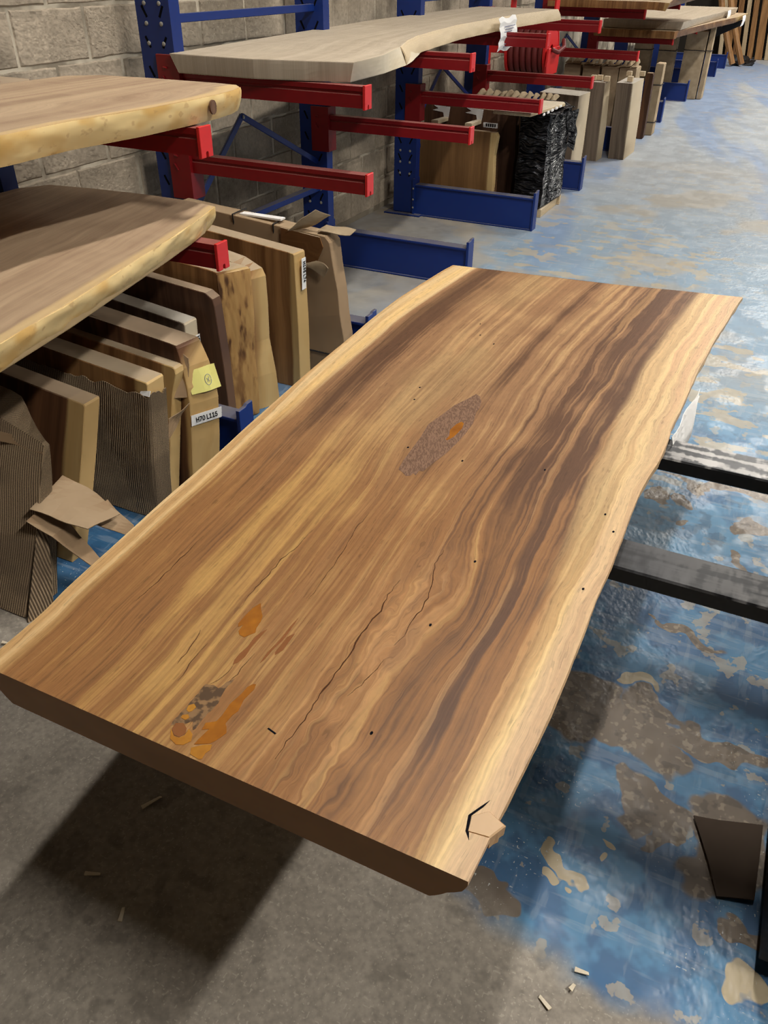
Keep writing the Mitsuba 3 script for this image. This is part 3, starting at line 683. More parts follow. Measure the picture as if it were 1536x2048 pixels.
put('strap', tube([(-1.645, 3.17, .10), (-1.65, 3.076, .11), (-1.8, 3.074, .115), (-2.3, 3.076, .12)], .0035), 'strap', k, label='black plastic strap')
put('strap', tube([(-2.03, 3.12, .55), (-2.02, 3.1, .668), (-2.02, 3.205, .672)], .0035), 'strap', k)
put('strap', tube([(-2.24, 3.12, .58), (-2.235, 3.1, .685), (-2.23, 3.205, .688)], .0035), 'strap', k)
put('paper_label', box(-2.22, -2.0, 3.135, 3.175, .676, .6835, 0), 'white_paper', k, label='white printed label on top')
put('torn_paper', sheet(quadsheet([(-1.93, 3.09, .66), (-1.80, 3.12, .75), (-1.76, 3.16, .72), (-1.88, 3.16, .66)], 8, 6, .02, 3)), 'brown_paper', k, label='torn brown paper')
put('torn_paper', sheet(quadsheet([(-1.80, 3.12, .67), (-1.66, 3.14, .66), (-1.66, 3.2, .665), (-1.80, 3.2, .68)], 8, 6, .02, 5)), 'brown_paper', k)
put('torn_paper', sheet(quadsheet([(-1.87, 3.075, .53), (-1.76, 3.07, .48), (-1.73, 3.075, .52), (-1.80, 3.085, .54)], 8, 6, .016, 8)), 'brown_paper', k)
put('bare_wood', prism([(-1.98, .55), (-1.9, .50), (-1.80, .53), (-1.765, .60), (-1.78, .642), (-1.98, .66)], 3.096, 3.102, 'y', 0), 'wood_golden', k, uv=np.column_stack([np.full(12, 420.), np.linspace(.06, .3, 12)]))

# second standing group, behind the third rack's first foot
G2 = 'things standing under the third rack'
m1 = standing('wooden_slab', 'wide brown slab with pale sides facing us behind a blue foot', 'slab', [(-2.66, .0), (-2.02, .0), (-2.0, .25), (-2.01, .45), (-1.995, .58), (-2.01, .605), (-2.74, .62), (-2.72, .45), (-2.68, .25)], 6.13, .06, .0, 'wood_brown', 51, G2)
put('sapwood_side', prism([(-2.655, .0), (-2.59, .0), (-2.61, .25), (-2.635, .45), (-2.645, .60), (-2.735, .618), (-2.715, .45), (-2.675, .25)], 6.1285, 6.14, 'y', 0), 'wood_pale', m1, label='pale sapwood side', uv=np.column_stack([np.full(16, 540.), np.linspace(.06, .1, 16)]))
m2 = standing('wooden_slab', 'brown slab with white taped label, second behind the wide brown slab', 'slab', [(-2.68, .0), (-2.05, .0), (-2.06, .3), (-2.075, .6), (-2.085, .71), (-2.1, .72), (-2.68, .735)], 6.36, .05, .0, 'wood_walnut', 52, G2)
put('tape_label', box(-2.19, -2.075, 6.357, 6.3585, .60, .635, 0), 'white_paper', m2, label='white tape label')
for i in range(5): put('lettering', box(-2.17 + i * .017, -2.158 + i * .017, 6.3555, 6.357, .607, .628, 0), 'black_ink', m2)
for x in (-2.52, -2.25):
    put('protective_flap', prism([(x - .08, .725), (x - .04, .705), (x - .09, .69), (x, .68), (x + .01, .64), (x + .045, .645), (x + .055, .72)], 6.352, 6.357, 'y', 0), 'white_paper', m2, label='pale protective flap')
    w_ = key('wooden_wedge'); scene[w_] = ply(prism([(x - .02, 6.17), (x + .035, 6.17), (x + .045, 6.355), (x + .005, 6.355)], .622, .65, 'z', .003), 'wood_pale', uv=np.column_stack([np.full(16, 530.), np.linspace(.06, .2, 16)]))
    tag(w_, 'small pale wooden wedge on the wide brown slab, ' + ('left one' if x < -2.4 else 'right one'), 'wedge', 'wooden wedges between two slabs')
standing('wooden_slab', 'very dark upright slab left of the black package', 'slab', [(-2.5, .0), (-1.97, .0), (-1.96, .4), (-1.98, .70), (-2.5, .74)], 6.50, .08, .0, 'wood_walnut', 54, G2)
standing('wooden_slab', 'pale edged slab hidden behind the black package', 'slab', [(-2.4, .0), (-1.88, .0), (-1.87, .4), (-1.88, .725), (-2.4, .75)], 6.68, .06, .0, 'wood_pale', 55, G2)
bp = key('wrapped_package')
V = prism(dense([(-1.90, 6.36), (-1.67, 6.32), (-1.635, 6.80), (-1.90, 6.82)], .03), .0, .66, 'z', .012)
Vv = np.array(trimesh.remesh.subdivide_to_size(V.vertices, V.faces, .05)[0]); Vf = trimesh.remesh.subdivide_to_size(V.vertices, V.faces, .05)[1]
Vv[:, 2] += .065; Vv += (np.stack([meshkit.fbm(Vv * [6, 6, 16] + 3 * q, 3, q) for q in range(3)], -1) - .5) * .035 * (Vv[:, 2:] > .1)
Vm = trimesh.Trimesh(Vv, Vf, process=True)
put('film', Vm, 'black_film', bp, label='black plastic film', smooth=35)
put('crumpled_top', sheet(quadsheet([(-1.92, 6.36, .715), (-1.64, 6.30, .715), (-1.60, 6.78, .75), (-1.9, 6.82, .745)], 14, 14, .028, 4), .003), 'black_film', bp, smooth=45)
put('loose_film', sheet(quadsheet([(-1.63, 6.7, .70), (-1.60, 6.85, .70), (-1.60, 6.9, .40), (-1.62, 6.75, .45)], 8, 10, .02, 4), .003), 'black_film', bp)
put('wooden_base', cat(box(-1.90, -1.66, 6.34, 6.80, .0, .06), box(-1.9, -1.64, 6.80, 6.84, 0, .075)), 'wood_pale', bp, uv=None)
tag(bp, 'package wrapped in shiny black plastic standing by the blue foot', 'package', G2)
pb = prism([(-2.0, 6.0), (-1.72, 5.98), (-1.655, 6.5), (-1.64, 6.6), (-1.66, 6.65), (-1.72, 6.66), (-2.0, 6.66)], .752, .775, 'z', .004)
pk = put('wooden_board', pb, 'wood_pale', None, 'pale board with rounded corner lying on top of the black package', 'board', uv=np.column_stack([np.array(pb.vertices)[:, 1] + 560, -1.6 - np.array(pb.vertices)[:, 0]]))
for i in range(5): put('light_stripe', box(-1.652 - .006 * i * .4, -1.646 - .0 * i, 6.05 + i * .11, 6.09 + i * .11, .756, .771, .001), 'white_paper', pk)


def package(name, label, x0, x1, y0, y1, z1, mat='brown_paper', strap=(), top=True, seed=0, group=None, lean=0.0):
    kk = key(name)
    m = prism(dense([(x0, y0), (x1, y0), (x1, y1), (x0, y1)], .06), 0, z1, 'z', .008, .008, seed)
    put('body', m, mat, kk, uv=np.column_stack([np.array(m.vertices)[:, 2] + 10 * (60 + seed), x1 - np.array(m.vertices)[:, 0]]))
    if top:
        for q in range(3):
            xa = x0 + (x1 - x0) * q / 3; xb = x0 + (x1 - x0) * (q + 1) / 3
            put('folded_paper', sheet(quadsheet([(xa, y0 - .01, z1 + .004), (xb, y0 - .01, z1 + .01), (xb - .02, y1, z1 + .035), (xa + .02, y1, z1 + .03)], 8, 8, .014, seed * 5 + q) + np.array([[[0, 0, .045 * math.sin(math.pi * a / 7) * math.sin(math.pi * b / 7)] for b in range(8)] for a in range(8)]), .003), 'brown_paper', kk)
    for z in strap:
        put('strap', tube([(x0, y0 - .01, z), (x1 + .004, y0 - .01, z), (x1 + .008, y0, z), (x1 + .008, y1, z)], .005), 'strap', kk)
    tag(kk, label, 'package', group); return kk


G3 = 'paper wrapped packages under the third rack'
for i, (xa, xb) in enumerate(((-2.52, -2.34), (-2.33, -2.17), (-2.16, -2.0), (-1.99, -1.84))):
    package('wrapped_package', ['leftmost of four brown paper packages under the red arms', 'second from left of four brown paper packages under the red arms', 'third from left of four brown paper packages under the red arms', 'rightmost of four brown paper packages under the red arms, with bulging paper end'][i], xa, xb, 7.02, 7.25, .70, seed=i, group=G3)
standing('wooden_slab', 'grey brown upright slab with pale edge just above the second blue foot', 'slab', [(-2.12, .0), (-1.755, .0), (-1.75, .3), (-1.755, .705), (-2.12, .715)], 7.58, .33, .0, 'wood_grey', 71, G2, edge_in=.02)
standing('wooden_slab', 'brown grey upright block with pale edge, left of the two on the open floor', 'slab', [(-2.05, .0), (-1.765, .0), (-1.755, .3), (-1.765, .71), (-2.05, .715)], 8.68, .2, -.18, 'wood_grey', 72, G2, edge_in=.01)
standing('wooden_slab', 'weathered grey upright block with pale edge, right of the two on the open floor', 'slab', [(-1.70, .0), (-1.535, .0), (-1.53, .3), (-1.535, .70), (-1.70, .70)], 8.88, .5, -.22, 'wood_grey', 73, G2, edge_in=.01)
standing('wooden_board', 'thin dark brown board standing on end, rounded at the corners', 'board', [(-1.66, .0), (-1.60, .0), (-1.59, .02), (-1.59, .64), (-1.60, .66), (-1.66, .66), (-1.67, .64), (-1.67, .02)], 10.15, .09, -.06, 'wood_dark', 74, G2, xr=-1.3)
package('wrapped_package', 'slim pale strapped package standing between the dark board and the far blue foot', -1.63, -1.545, 10.42, 10.6, .73, 'brown_paper', (.14, .52), False, 9)
for i, xa in enumerate((-2.42, -2.22, -2.02, -1.84)):
    package('wrapped_package', ['leftmost of the four crumpled paper bundles behind the grey blocks', 'second of the four crumpled paper bundles behind the grey blocks', 'third of the four crumpled paper bundles behind the grey blocks', 'rightmost of the four crumpled paper bundles behind the grey blocks'][i], xa, xa + .17, 9.5, 9.75, .76, seed=20 + i, group='crumpled paper bundles')
for i, (x, y, z) in enumerate(((-1.93, 8.62, .71), (-1.8, 8.60, .71), (-1.62, 8.80, .70), (-1.72, 9.25, .70), (-1.60, 9.3, .70), (-1.88, 8.66, .71))):
    pg = box(x, x + .05, y, y + .05, z + .006, z + .05)
    bx_ = box(x - .03, x + .1, y + .02, y + .2, z - .01 if y < 8.9 else z - .01, z + .008)
    kk = put('wooden_peg', pg, 'wood_pale', None, ['pale wooden peg on the brown grey block, left', 'pale wooden peg on the brown grey block, right', 'pale wooden peg on the weathered grey block, front', 'pale wooden peg on the weathered grey block, rear left', 'pale wooden peg on the weathered grey block, rear right', 'pale wooden peg on the brown grey block, middle'][i], 'peg', 'wooden pegs on the blocks', uv=np.column_stack([np.full(16, 800.), np.linspace(.06, .2, 16)]))
G4 = 'distant packages behind the far blue feet'
package('wrapped_package', 'tall pale strapped package behind the far blue foot', -1.80, -1.52, 13.75, 13.95, .86, 'brown_paper', (.62,), False, 31, G4)
package('wrapped_package', 'narrow pale strapped package right of the tall pale one', -1.50, -1.44, 13.8, 14.0, .92, 'brown_paper', (.62,), False, 32, G4)
package('wrapped_package', 'dim pale package in the shade left of the tall pale one', -2.15, -1.92, 13.75, 13.95, .84, 'brown_paper', (.6,), False, 33, G4)
package('wrapped_package', 'dim pale package deepest in the shade of the far rack', -2.5, -2.26, 13.75, 13.95, .84, 'brown_paper', (.6,), False, 34, G4)

# ------------------------------------------------------------------ far lying slabs
def flat(name, label, top, zt, zb, uid, mat, shrink=.02, seed=1, group='live edge slabs lying on racks'):
    t = dense(top, .12); b = t.copy(); b[:, 0] += np.where(t[:, 0] > t[:, 0].max() - .35, -shrink, 0)
    m, uv = lying(t, b, zt, zb, seed, uid, .004, .004)
    return put(name, m, mat, None, label, 'slab', group, uv=uv)


flat('live_edge_slab', 'golden brown live edge slab with pointed corner on the upper arms of the fourth rack', [(-2.55, 9.05), (-1.62, 9.05), (-1.48, 9.0), (-1.36, 8.86), (-1.40, 9.1), (-1.45, 9.6), (-1.5, 11.8), (-2.55, 11.8)], 1.345, 1.282, 81, 'wood_golden', .03, 11)
flat('live_edge_slab', 'dusty tan slab lying on top of the golden slab on the fourth rack', [(-2.5, 9.5), (-1.55, 9.45), (-1.42, 9.9), (-1.35, 11.7), (-2.5, 11.7)], 1.41, 1.35, 82, 'wood_sanded', .02, 12)
gs = flat('live_edge_slab', 'grey dusty slab with paper tag on the lower far arms', [(-2.45, 11.2), (-1.53, 11.2), (-1.50, 12.2), (-1.40, 14.0), (-1.36, 15.6), (-2.45, 15.6)], 1.085, 1.005, 83, 'wood_dusty', .02, 13)
ts_ = flat('live_edge_slab', 'honey coloured slab with paper tag under the grey dusty slab', [(-2.5, 11.0), (-1.58, 11.0), (-1.50, 12.0), (-1.38, 13.4), (-1.26, 14.6), (-1.22, 15.9), (-1.3, 16.0), (-2.5, 16.0)], 1.0, .925, 84, 'wood_golden', .03, 14)
paper_tag(gs, np.array([[(-1.365 + .01 * math.sin(4 * b), 14.2 + .4 * a, 1.09 - .13 * b) for a in np.linspace(0, 1, 4)] for b in np.linspace(0, 1, 5)]))
paper_tag(ts_, np.array([[(-1.215 + .01 * math.sin(4 * b), 15.0 + .45 * a, 1.0 - .14 * b) for a in np.linspace(0, 1, 4)] for b in np.linspace(0, 1, 5)]))

# ------------------------------------------------------------------ red hose reel on the wall
hr = key('hose_reel')
def disc(x, r, th, hole=.05):
    m = trimesh.creation.annulus(hole, r, th, sections=48); m.apply_transform(trimesh.transformations.rotation_matrix(math.pi / 2, [0, 1, 0])); m.apply_translation([x, 8.3, .97]); return m
put('side_disc', cat(disc(-2.62, .23, .012), *[disc(-2.62, .23, .02, .218)]), 'red_cap_paint', hr)
put('side_disc', cat(disc(-2.26, .23, .012), disc(-2.26, .23, .022, .216)), 'red_cap_paint', hr)
for i in range(6):
    tor = trimesh.creation.torus(.185, .028, 32, 10); tor.apply_transform(trimesh.transformations.rotation_matrix(math.pi / 2, [0, 1, 0])); tor.apply_translation([-2.585 + .057 * i, 8.3, .97])
    put('hose_coil', tor, 'hose_rubber', hr, smooth=True)
scene['hose_rubber'] = principled(lin(110, 44, 42), .55, .4)
put('front_plate', prism([(8.07, .78), (8.42, .78), (8.45, .86), (8.45, 1.0), (8.08, 1.0), (8.05, .86)], -2.235, -2.215, 'x', .004), 'red_cap_paint', hr)
put('guide_pipe', tube([(-2.21, 8.15, .99), (-2.17, 8.22, .965), (-2.15, 8.34, 1.0), (-2.18, 8.42, 1.05)], .018, 10), 'hose_rubber', hr, smooth=True)
put('wall_bracket', cat(box(-2.886, -2.64, 8.27, 8.33, .93, 1.01), box(-2.886, -2.87, 8.2, 8.4, .82, 1.12), box(-2.66, -2.2, 8.285, 8.315, .955, .985)), 'red_cap_paint', hr)
put('upper_frame', cat(box(-2.66, -2.24, 8.24, 8.36, 1.36, 1.375), box(-2.66, -2.24, 8.24, 8.36, 1.46, 1.475), box(-2.66, -2.645, 8.24, 8.36, 1.2, 1.47), box(-2.255, -2.24, 8.24, 8.36, 1.2, 1.47)), 'red_cap_paint', hr)
tag(hr, 'red hose reel with dark red hose on the block wall', 'hose reel')

# ------------------------------------------------------------------ far end: table leg, posts, planks
tl = key('metal_table_leg')
put('leg_bar', bar((-2.0, 15.9, .55), (-1.30, 15.95, .88), .10, .10), 'black_rubber', tl)
put('leg_bar', bar((-2.05, 15.97, .90), (-1.25, 15.97, .90), .06, .03), 'black_rubber', tl)
tag(tl, 'black steel crossed table leg under the honey coloured slab', 'table leg')
for i, (x, y) in enumerate(((-1.52, 18.85), (-1.36, 18.95))):
    mm = tube([(x, y, .04), (x - .18, y + .04, .4), (x - .42, y + .1, .95), (x - .5, y + .12, 1.2)], .055, 8)
    put('wooden_post', mm, 'wood_golden', None, ['leaning round wooden post at the far end, left of two', 'leaning round wooden post at the far end, right of two'][i], 'post', uv=np.column_stack([np.array(mm.vertices)[:, 2] + 10 * (90 + i), np.full(len(mm.vertices), .15 + .02 * i)]))
x = -1.98; i = 0
pr = np.random.default_rng(3)
while x < -.55:
    w_ = float(pr.uniform(.09, .16)); y_ = 20.5 + float(pr.uniform(0, .12))
    mm = prism([(x, 0.002), (x + w_ - .015, 0.002), (x + w_ - .015 - .2, 1.9), (x - .2, 1.9 + .05)], y_, y_ + .05, 'y', .004)
    put('timber_plank', mm, 'wood_golden' if i % 3 else 'wood_pale', None, None, None, uv=np.column_stack([np.array(mm.vertices)[:, 2] + 10 * (100 + i), x + w_ - np.array(mm.vertices)[:, 0] + .06]))
    x += w_ + float(pr.uniform(.0, .05)); i += 1
NP = i
for q in range(NP):
    kk = 'timber_plank' if q == 0 else f'timber_plank_{q:03d}'
    tag(kk, 'tall rough timber plank standing against the far wall, ' + ('leftmost' if q == 0 else ('second', 'third', 'fourth', 'fifth', 'sixth', 'seventh', 'eighth', 'ninth', 'tenth', 'eleventh', 'twelfth', 'thirteenth')[q - 1] + ' from the left'), 'plank', 'timber planks against the far wall')
put('debris_heap', sheet(quadsheet([(-1.55, 19.0, .01), (-1.2, 19.1, .01), (-1.2, 19.9, .01), (-1.55, 19.9, .14)], 8, 8, .09, 3), .01), 'black_rubber', None, 'small dark heap of scrap at the foot of the far planks', 'scrap')

# ------------------------------------------------------------------ the lifted slab in front
LEFT = [(-.972, .30), (-.979, .50), (-.981, .62), (-.985, .70), (-.994, .76), (-1.004, .879), (-1.012, .98), (-1.02, 1.076), (-1.026, 1.19), (-1.033, 1.304), (-1.044, 1.43), (-1.053, 1.566), (-1.064, 1.72), (-1.071, 1.859), (-1.078, 2.047), (-1.087, 2.223), (-1.089, 2.40), (-1.083, 2.52), (-1.075, 2.64), (-1.066, 2.76), (-1.056, 2.838)]
RIGHT = [(-.141, .50), (-.137, .553), (-.134, .60), (-.131, .655), (-.127, .72), (-.121, .82), (-.118, .93), (-.1175, 1.05), (-.118, 1.17), (-.1155, 1.27), (-.1155, 1.37), (-.1165, 1.46), (-.1155, 1.55), (-.110, 1.635), (-.1005, 1.735), (-.099, 1.83), (-.1015, 1.90), (-.0965, 2.0), (-.093, 2.127), (-.0905, 2.25), (-.081, 2.40), (-.073, 2.54), (-.060, 2.68), (-.047, 2.86), (-.034, 2.974)]
ZT, ZB = .700, .630


def spl(pts):
    from scipy.interpolate import PchipInterpolator
    a = np.array(pts); return PchipInterpolator(a[:, 1], a[:, 0], extrapolate=True)


xl, xr = spl(LEFT), spl(RIGHT)
near_y = lambda x: .557 - .004 * (x + .5)
far_y = lambda x: np.interp(x, [-1.06, -.755, -.474, -.255, -.033], [2.838, 2.868, 2.900, 2.939, 2.975])
NU, NW = 200, 70


def top_pt(a, w):
    """(a, w) in the unit square -> (x, y) on the slab."""
    x = -1.0 + .9 * w
    for _ in range(4):
        y = near_y(x) * (1 - a) + far_y(x) * a; x = xl(y) + (xr(y) - xl(y)) * w
    return x, y


A, W = np.meshgrid(np.linspace(0, 1, NU), np.linspace(0, 1, NW), indexing='ij')
X, Y = top_pt(A, W)


def grid_mesh(P, flip=False):
    m, n = P.shape[:2]; i, j = np.meshgrid(np.arange(m - 1), np.arange(n - 1), indexing='ij'); a = (i * n + j).ravel()
    F = np.vstack([np.column_stack([a, a + n, a + n + 1]), np.column_stack([a, a + n + 1, a + 1])])
    return trimesh.Trimesh(P.reshape(-1, 3), F[:, ::-1] if not flip else F, process=False)


def edge_grid(sign):
    """Live edge from the top rim (k=0) to the bottom rim."""
    ks = np.linspace(0, 1, 9); G, U = [], []
    c = 0 if sign < 0 else NW - 1
    for a in range(NU):
        row = []
        for k in ks:
            inn = (.050 * k ** 1.6 if sign > 0 else .045 * k ** 1.5) - .006 * math.sin(math.pi * min(1, k * 1.6)) * (1 if k < .62 else 0)
            z = ZT - (ZT - ZB) * k
            jit = (meshkit.fbm(np.array([Y[a, c] * 14, z * 30, 2. + sign]), 3, 5) - .5) * .012 * math.sin(math.pi * k)
            row.append((X[a, c] - sign * inn + sign * jit, Y[a, c], z))
        G.append(row); U.append([(Y[a, c], (1.0 + .03 * k) if sign > 0 else -.03 * k) for k in ks])
    return np.array(G), np.array(U)


top = np.dstack([X, Y, np.full_like(X, ZT)])
Lg, Lu = edge_grid(-1); Rg, Ru = edge_grid(1)
bot = np.stack([Lg[:, -1] * (1 - t) + Rg[:, -1] * t for t in np.linspace(0, 1, 12)], 1)
parts, uvs = [], []
def add(P, U, flip): parts.append(grid_mesh(P, flip)); uvs.append(np.asarray(U).reshape(-1, 2))
add(top, np.dstack([Y, W]), True)
add(Lg, Lu, False); add(Rg, Ru, True)
add(bot, np.dstack([bot[..., 1], np.broadcast_to(np.linspace(0, 1, 12), bot.shape[:2])]), False)
for a, fl in ((0, False), (NU - 1, True)):
    ring = np.vstack([top[a], Rg[a, 1:], bot[a, ::-1][1:], Lg[a, ::-1][1:-1]])
    xx = ring[:, 0]; rel = (xx - X[a, 0]) / (X[a, -1] - X[a, 0])
    f_ = earcut(ring[:, [0, 2]]); f_ = f_ if area2(ring[:, [0, 2]]) > 0 else f_
    tri = trimesh.Trimesh(ring, f_, process=False)
    if (tri.face_normals[:, 1].sum() > 0) != (a > 0): tri = trimesh.Trimesh(ring, f_[:, ::-1], process=False)
    parts.append(tri); uvs.append(np.column_stack([np.full(len(ring), .55 if a == 0 else 2.9), np.clip(rel, 0, 1)]))
uva = np.vstack(uvs); mesh = cat(*parts)
MS = put('live_edge_slab', mesh, 'slab_wood', None, 'huge polished brown live edge slab with knot and resin patches, lifted on the black forks', 'slab', smooth=True, uv=uva)


def sp(u, w):
    return float(xl(u) + (xr(u) - xl(u)) * w), u


def inlay(name, pts, mat, h=.0006, label=None, step=.01, rough=.0):
    p = np.array([sp(*q) for q in pts]); p = dense(p, step)
    if rough: p = p + (rng.random(p.shape) - .5) * rough
    return put(name, prism(p, ZT - .002, ZT + h, 'z', 0), mat, MS, label=label)


inlay('knot_inlay', [(1.411, .449), (1.452, .445), (1.504, .443), (1.563, .441), (1.637, .432), (1.697, .443), (1.764, .454), (1.804, .47), (1.848, .484), (1.842, .496), (1.814, .511), (1.778, .519), (1.755, .518), (1.694, .533), (1.638, .536), (1.582, .535), (1.519, .528), (1.463, .515), (1.427, .508), (1.425, .498), (1.404, .498), (1.41, .489), (1.398, .487), (1.392, .477), (1.402, .464)], 'knot_wood', .0004, 'long lens shaped brown knot')
inlay('resin_patch', [(1.634, .494), (1.668, .497), (1.686, .504), (1.68, .513), (1.654, .519), (1.629, .518), (1.604, .516), (1.583, .508), (1.584, .503), (1.606, .504)], 'resin', .0008, 'amber resin spot in the knot')
inlay('burl_patch', [(.715, .458), (.702, .45), (.686, .443), (.687, .432), (.684, .417), (.663, .417), (.633, .418), (.605, .416), (.593, .42), (.606, .441), (.613, .447), (.6, .461), (.606, .463), (.623, .46), (.636, .461), (.652, .464), (.669, .461), (.682, .456), (.692, .456)], 'burl_bark', .0004, 'dark grainy burl patch', .008, .002)
inlay('resin_patch', [(.886, .394), (.869, .387), (.846, .385), (.824, .385), (.817, .39), (.825, .396), (.808, .397), (.801, .405), (.8, .416), (.818, .429), (.828, .424), (.846, .422), (.859, .417), (.87, .406)], 'resin', .0008, 'drop shaped amber resin patch')
inlay('resin_patch', [(.717, .496), (.708, .49), (.69, .489), (.666, .484), (.642, .487), (.629, .486), (.623, .477), (.619, .471), (.606, .474), (.612, .485), (.59, .482), (.579, .482), (.59, .505), (.598, .51), (.607, .514), (.617, .517), (.627, .509), (.631, .503), (.649, .503), (.66, .507), (.683, .501), (.709, .504), (.718, .501)], 'resin', .0008, 'long amber resin streak')
inlay('resin_patch', [(.572, .482), (.562, .489), (.560, .509), (.563, .513), (.573, .511), (.581, .514), (.59, .51), (.584, .497)], 'resin_yellow', .0008, 'amber resin patch at the cut end')
inlay('resin_patch', [(.588, .424), (.578, .44), (.579, .45), (.586, .455), (.599, .453), (.593, .466), (.582, .473), (.571, .466), (.567, .454), (.572, .437)], 'resin_yellow', .0008, 'yellow resin ring')
inlay('resin_patch', [(.588, .426), (.599, .424), (.604, .436), (.598, .449), (.59, .454), (.58, .449), (.58, .438)], 'resin_brown', .001, 'brown resin spot')
inlay('resin_patch', [(.627, .422), (.636, .419), (.642, .426), (.638, .434), (.629, .433), (.625, .429)], 'resin_yellow', .001)
inlay('resin_patch', [(.611, .424), (.616, .423), (.621, .431), (.617, .438), (.61, .435)], 'resin_yellow', .001)
for pts in ([(.834, .445), (.822, .438), (.806, .434), (.783, .436), (.764, .432), (.748, .432), (.739, .435), (.745, .441), (.762, .446), (.786, .443), (.81, .444)], [(.884, .484), (.862, .482), (.832, .482), (.808, .481), (.787, .478), (.76, .48), (.769, .483), (.795, .484), (.823, .488), (.864, .486)], [(.846, .5), (.833, .491), (.815, .491), (.792, .491), (.787, .495), (.802, .502), (.825, .501)]):
    inlay('resin_sliver', pts, 'resin_brown', .0005, 'brown resin filled sliver')
CR = [([(1.058, .62), (1.008, .617), (.963, .622), (.923, .618), (.885, .617), (.846, .622), (.821, .621), (.782, .62), (.745, .619), (.69, .623), (.643, .621), (.609, .623)], .0042), ([(1.177, .666), (1.13, .666), (1.084, .68), (1.058, .689), (1.007, .695), (.96, .691), (.923, .693), (.894, .686)], .0028), ([(.858, .685), (.822, .681), (.791, .675), (.76, .665)], .002),
      ([(1.119, .375), (1.06, .372), (1.011, .363), (.951, .362), (.909, .359), (.857, .364)], .0022), ([(1.228, .46), (1.166, .46), (1.138, .463), (1.076, .472), (1.016, .474), (.928, .476)], .0018), ([(1.007, .163), (.916, .162), (.841, .162), (.792, .158)], .0022), ([(.783, .327), (.739, .337), (.7, .337)], .0022), ([(.777, .458), (.724, .455), (.681, .453), (.608, .447)], .0022), ([(.76, .361), (.739, .357), (.697, .361), (.669, .364)], .002), ([(.741, .436), (.72, .437), (.7, .432), (.686, .423)], .0022)]
for ci, (pts, w_) in enumerate(CR):
    p = dense([sp(*q) for q in pts], .012, False); p[1:-1, 0] += (rng.random(len(p) - 2) - .5) * .0035
    taper = np.sin(np.linspace(.06, math.pi - .06, len(p))) ** .6 * (.55 + .9 * rng.random(len(p)))
    t = np.gradient(p, axis=0); t /= np.linalg.norm(t, axis=1, keepdims=True); nn = np.column_stack([-t[:, 1], t[:, 0]])
    ww = (w_ * .55 * taper / 2)[:, None]
    put('crack', prism(np.vstack([p + nn * ww, (p - nn * ww)[::-1]]), ZT - .002, ZT + .0003, 'z', 0), 'crack_dark', MS, label='thin dark crack' if ci == 0 else None)
hole = trimesh.creation.cylinder(1, 1, sections=10)
for u, w in [(1.818, .329), (1.557, .773), (1.17, .74), (1.441, .948), (1.387, .978), (1.51, .431), (1.746, .343), (1.51, .578), (2.324, .327), (2.238, .359), (2.191, .419), (.968, .727), (.712, .742), (1.182, .968)]:
    x, y = sp(u, w); hm = hole.copy(); hm.apply_scale([.0022, .0036, .002]); hm.apply_translation([x, y, ZT - .0006]); put('worm_hole', hm, 'dark_hole', MS)
x, y = sp(.652, .585); put('worm_hole', bar((x - .008, y, ZT), (x + .008, y - .004, ZT), .003, .001), 'dark_hole', MS)
# broken chip at the near right corner
x, y = sp(.64, .975)
ch = prism(dense([(x - .010, y - .020), (x + .020, y - .016), (x + .034, y + .012), (x + .006, y + .024), (x - .014, y + .006)], .008), ZT - .022, ZT + .001, 'z', .002)
chv = np.array(ch.vertices); chv += (np.stack([meshkit.noise(chv * 160 + 4 * q, q) for q in range(3)], -1) - .5) * .006 * (chv[:, 2:] < ZT - .004)
put('broken_chip', trimesh.Trimesh(chv, ch.faces, process=False), 'slab_wood', MS, label='splintered chip at the corner', uv=np.column_stack([np.full(len(chv), .64), np.full(len(chv), .985)]))
put('crack', prism(np.array([(x - .012, y - .019), (x - .017, y + .005), (x - .006, y + .026), (x + .002, y + .040), (x - .003, y + .025), (x - .013, y + .006), (x - .009, y - .014), (x - .003, y - .030)]), ZT - .002, ZT + .0004, 'z', 0), 'dark_hole', MS)
# crumpled paper hanging from the right edge near the far fork
pp = np.array([[(-.098 + .020 * b * math.sin(math.pi * (.1 + .8 * a)) + .025 * a + .004 * math.sin(9 * a + 3 * b), 1.93 + .32 * a + .02 * b, .655 - .10 * b * (.3 + .7 * math.sin(math.pi * min(1, .15 + a)))) for a in np.linspace(0, 1, 10)] for b in np.linspace(0, 1, 6)])
put('hanging_paper', sheet(pp, .0015), 'white_paper', MS, label='white paper hanging from the right edge')

# ------------------------------------------------------------------ forklift
fk = key('forklift')
for y0, y1 in ((1.37, 1.478), (1.865, 1.973)):
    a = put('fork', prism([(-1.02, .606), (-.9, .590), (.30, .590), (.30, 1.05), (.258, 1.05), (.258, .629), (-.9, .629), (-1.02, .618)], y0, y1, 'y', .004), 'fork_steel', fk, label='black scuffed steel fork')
put('carriage_bar', cat(box(.302, .335, 1.25, 2.10, .66, .74)), 'black_rubber', fk); put('carriage_bar', box(.302, .335, 1.25, 2.10, .96, 1.04), 'black_rubber', fk)
for y in (1.36, 1.93): put('mast_rail', box(.34, .42, y, y + .07, .05, 1.18), 'black_rubber', fk)
put('base', box(.335, .62, 1.03, 2.35, .04, .46, .02), 'black_rubber', fk)
for y in (1.06, 2.20):
    wh = trimesh.creation.cylinder(.16, .12, sections=28); wh.apply_transform(trimesh.transformations.rotation_matrix(math.pi / 2, [1, 0, 0])); wh.apply_translation([.50, y + .06, .16]); put('wheel', wh, 'black_rubber', fk, smooth=40)
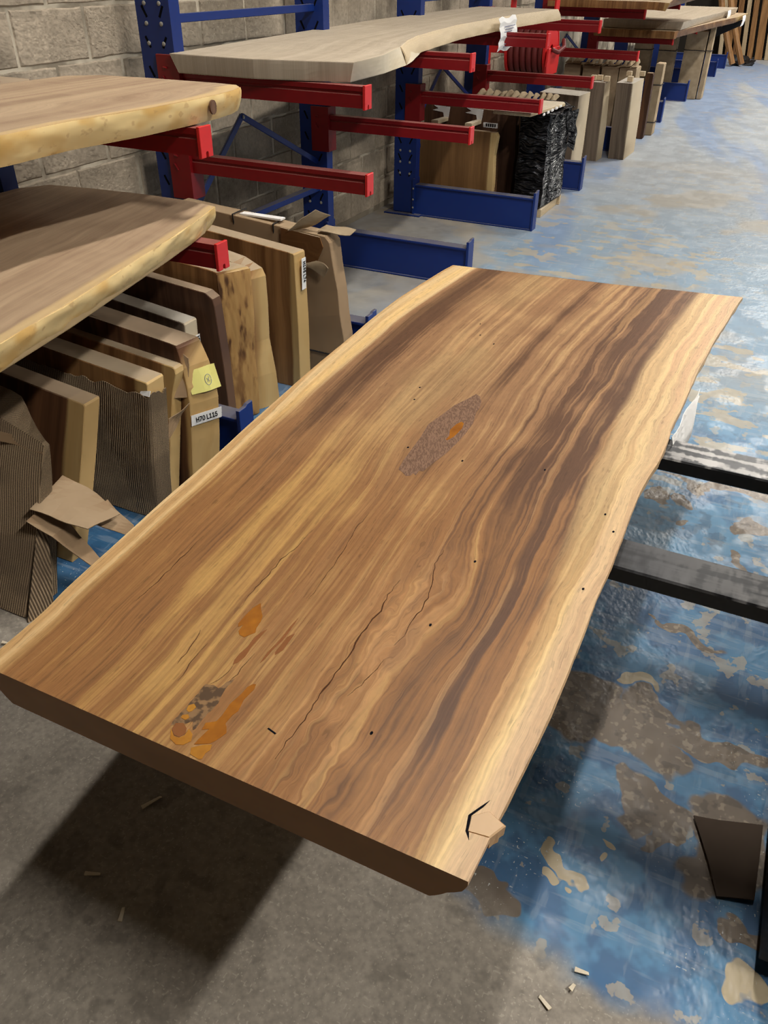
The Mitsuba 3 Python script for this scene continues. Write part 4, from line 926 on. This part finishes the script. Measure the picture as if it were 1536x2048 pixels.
put('body', box(.43, 2.0, 1.02, 2.38, .12, 1.14, .06), 'hall_dark', fk)
for x in (1.45, 1.95):
    for y in (1.06, 2.28): put('guard_post', box(x, x + .05, y, y + .05, 1.14, 2.05), 'black_rubber', fk)
put('guard_roof', box(1.42, 2.02, 1.03, 2.36, 2.05, 2.09), 'black_rubber', fk)
tag(fk, 'dark forklift at the right edge carrying the slab on two forks', 'forklift')

# ------------------------------------------------------------------ litter
scene['stained_card'] = principled(lin(74, 62, 52), .85, .2)
cs = sheet(quadsheet([(.180, 1.345, .010), (.255, 1.165, .006), (.325, 1.185, .012), (.325, 1.37, .03)], 6, 6, .004, 2), .004)
put('cardboard_scrap', cs, 'stained_card', None, 'dark cardboard scrap on the floor at the right edge by the forklift', 'cardboard')
chips = [(-.36, .975, .05, .3), (-.43, .96, .03, 1.9), (-.98, .82, .05, 1.1), (-.98, .62, .035, .4), (-.86, .58, .03, 2.0), (-.02, .80, .03, 2.6), (.03, .885, .028, .1), (-1.70, 1.06, .02, .2), (-.32, .93, .022, .9), (.02, .845, .015, 1.2)]
CHIP = ['pale wood shaving on the lit concrete just below the slab end, right one', 'pale wood shaving on the lit concrete just below the slab end, left one', 'long wood shaving highest up in the dark slab shadow', 'wood shaving in the dark slab shadow, left of the lowest one', 'wood shaving lowest in the dark slab shadow', 'wood shaving on the concrete at the lower right, left one', 'wood shaving on the blue paint edge at the lower right',
        'tiny white crumb on the floor under the left end of the slab', 'small wood shaving on the paint edge under the slab corner', 'tiny crumb between the two shavings at the lower right']
for i, (x, y, L, r) in enumerate(chips):
    c_ = sheet(quadsheet([(-L / 2, -.004, .003), (L / 2, -.002, .004), (L / 2 * .9, .004, .003), (-L / 2, .005, .005)], 5, 3, .003, i), .002); c_.apply_transform(trimesh.transformations.rotation_matrix(r, [0, 0, 1])); c_.apply_translation([x, y, .003])
    put('wood_chip', c_, 'wood_pale', None, CHIP[i], 'wood chip', 'wood shavings on the floor', uv=np.column_stack([np.full(len(c_.vertices), 1300.), np.linspace(.06, .12, len(c_.vertices))]))
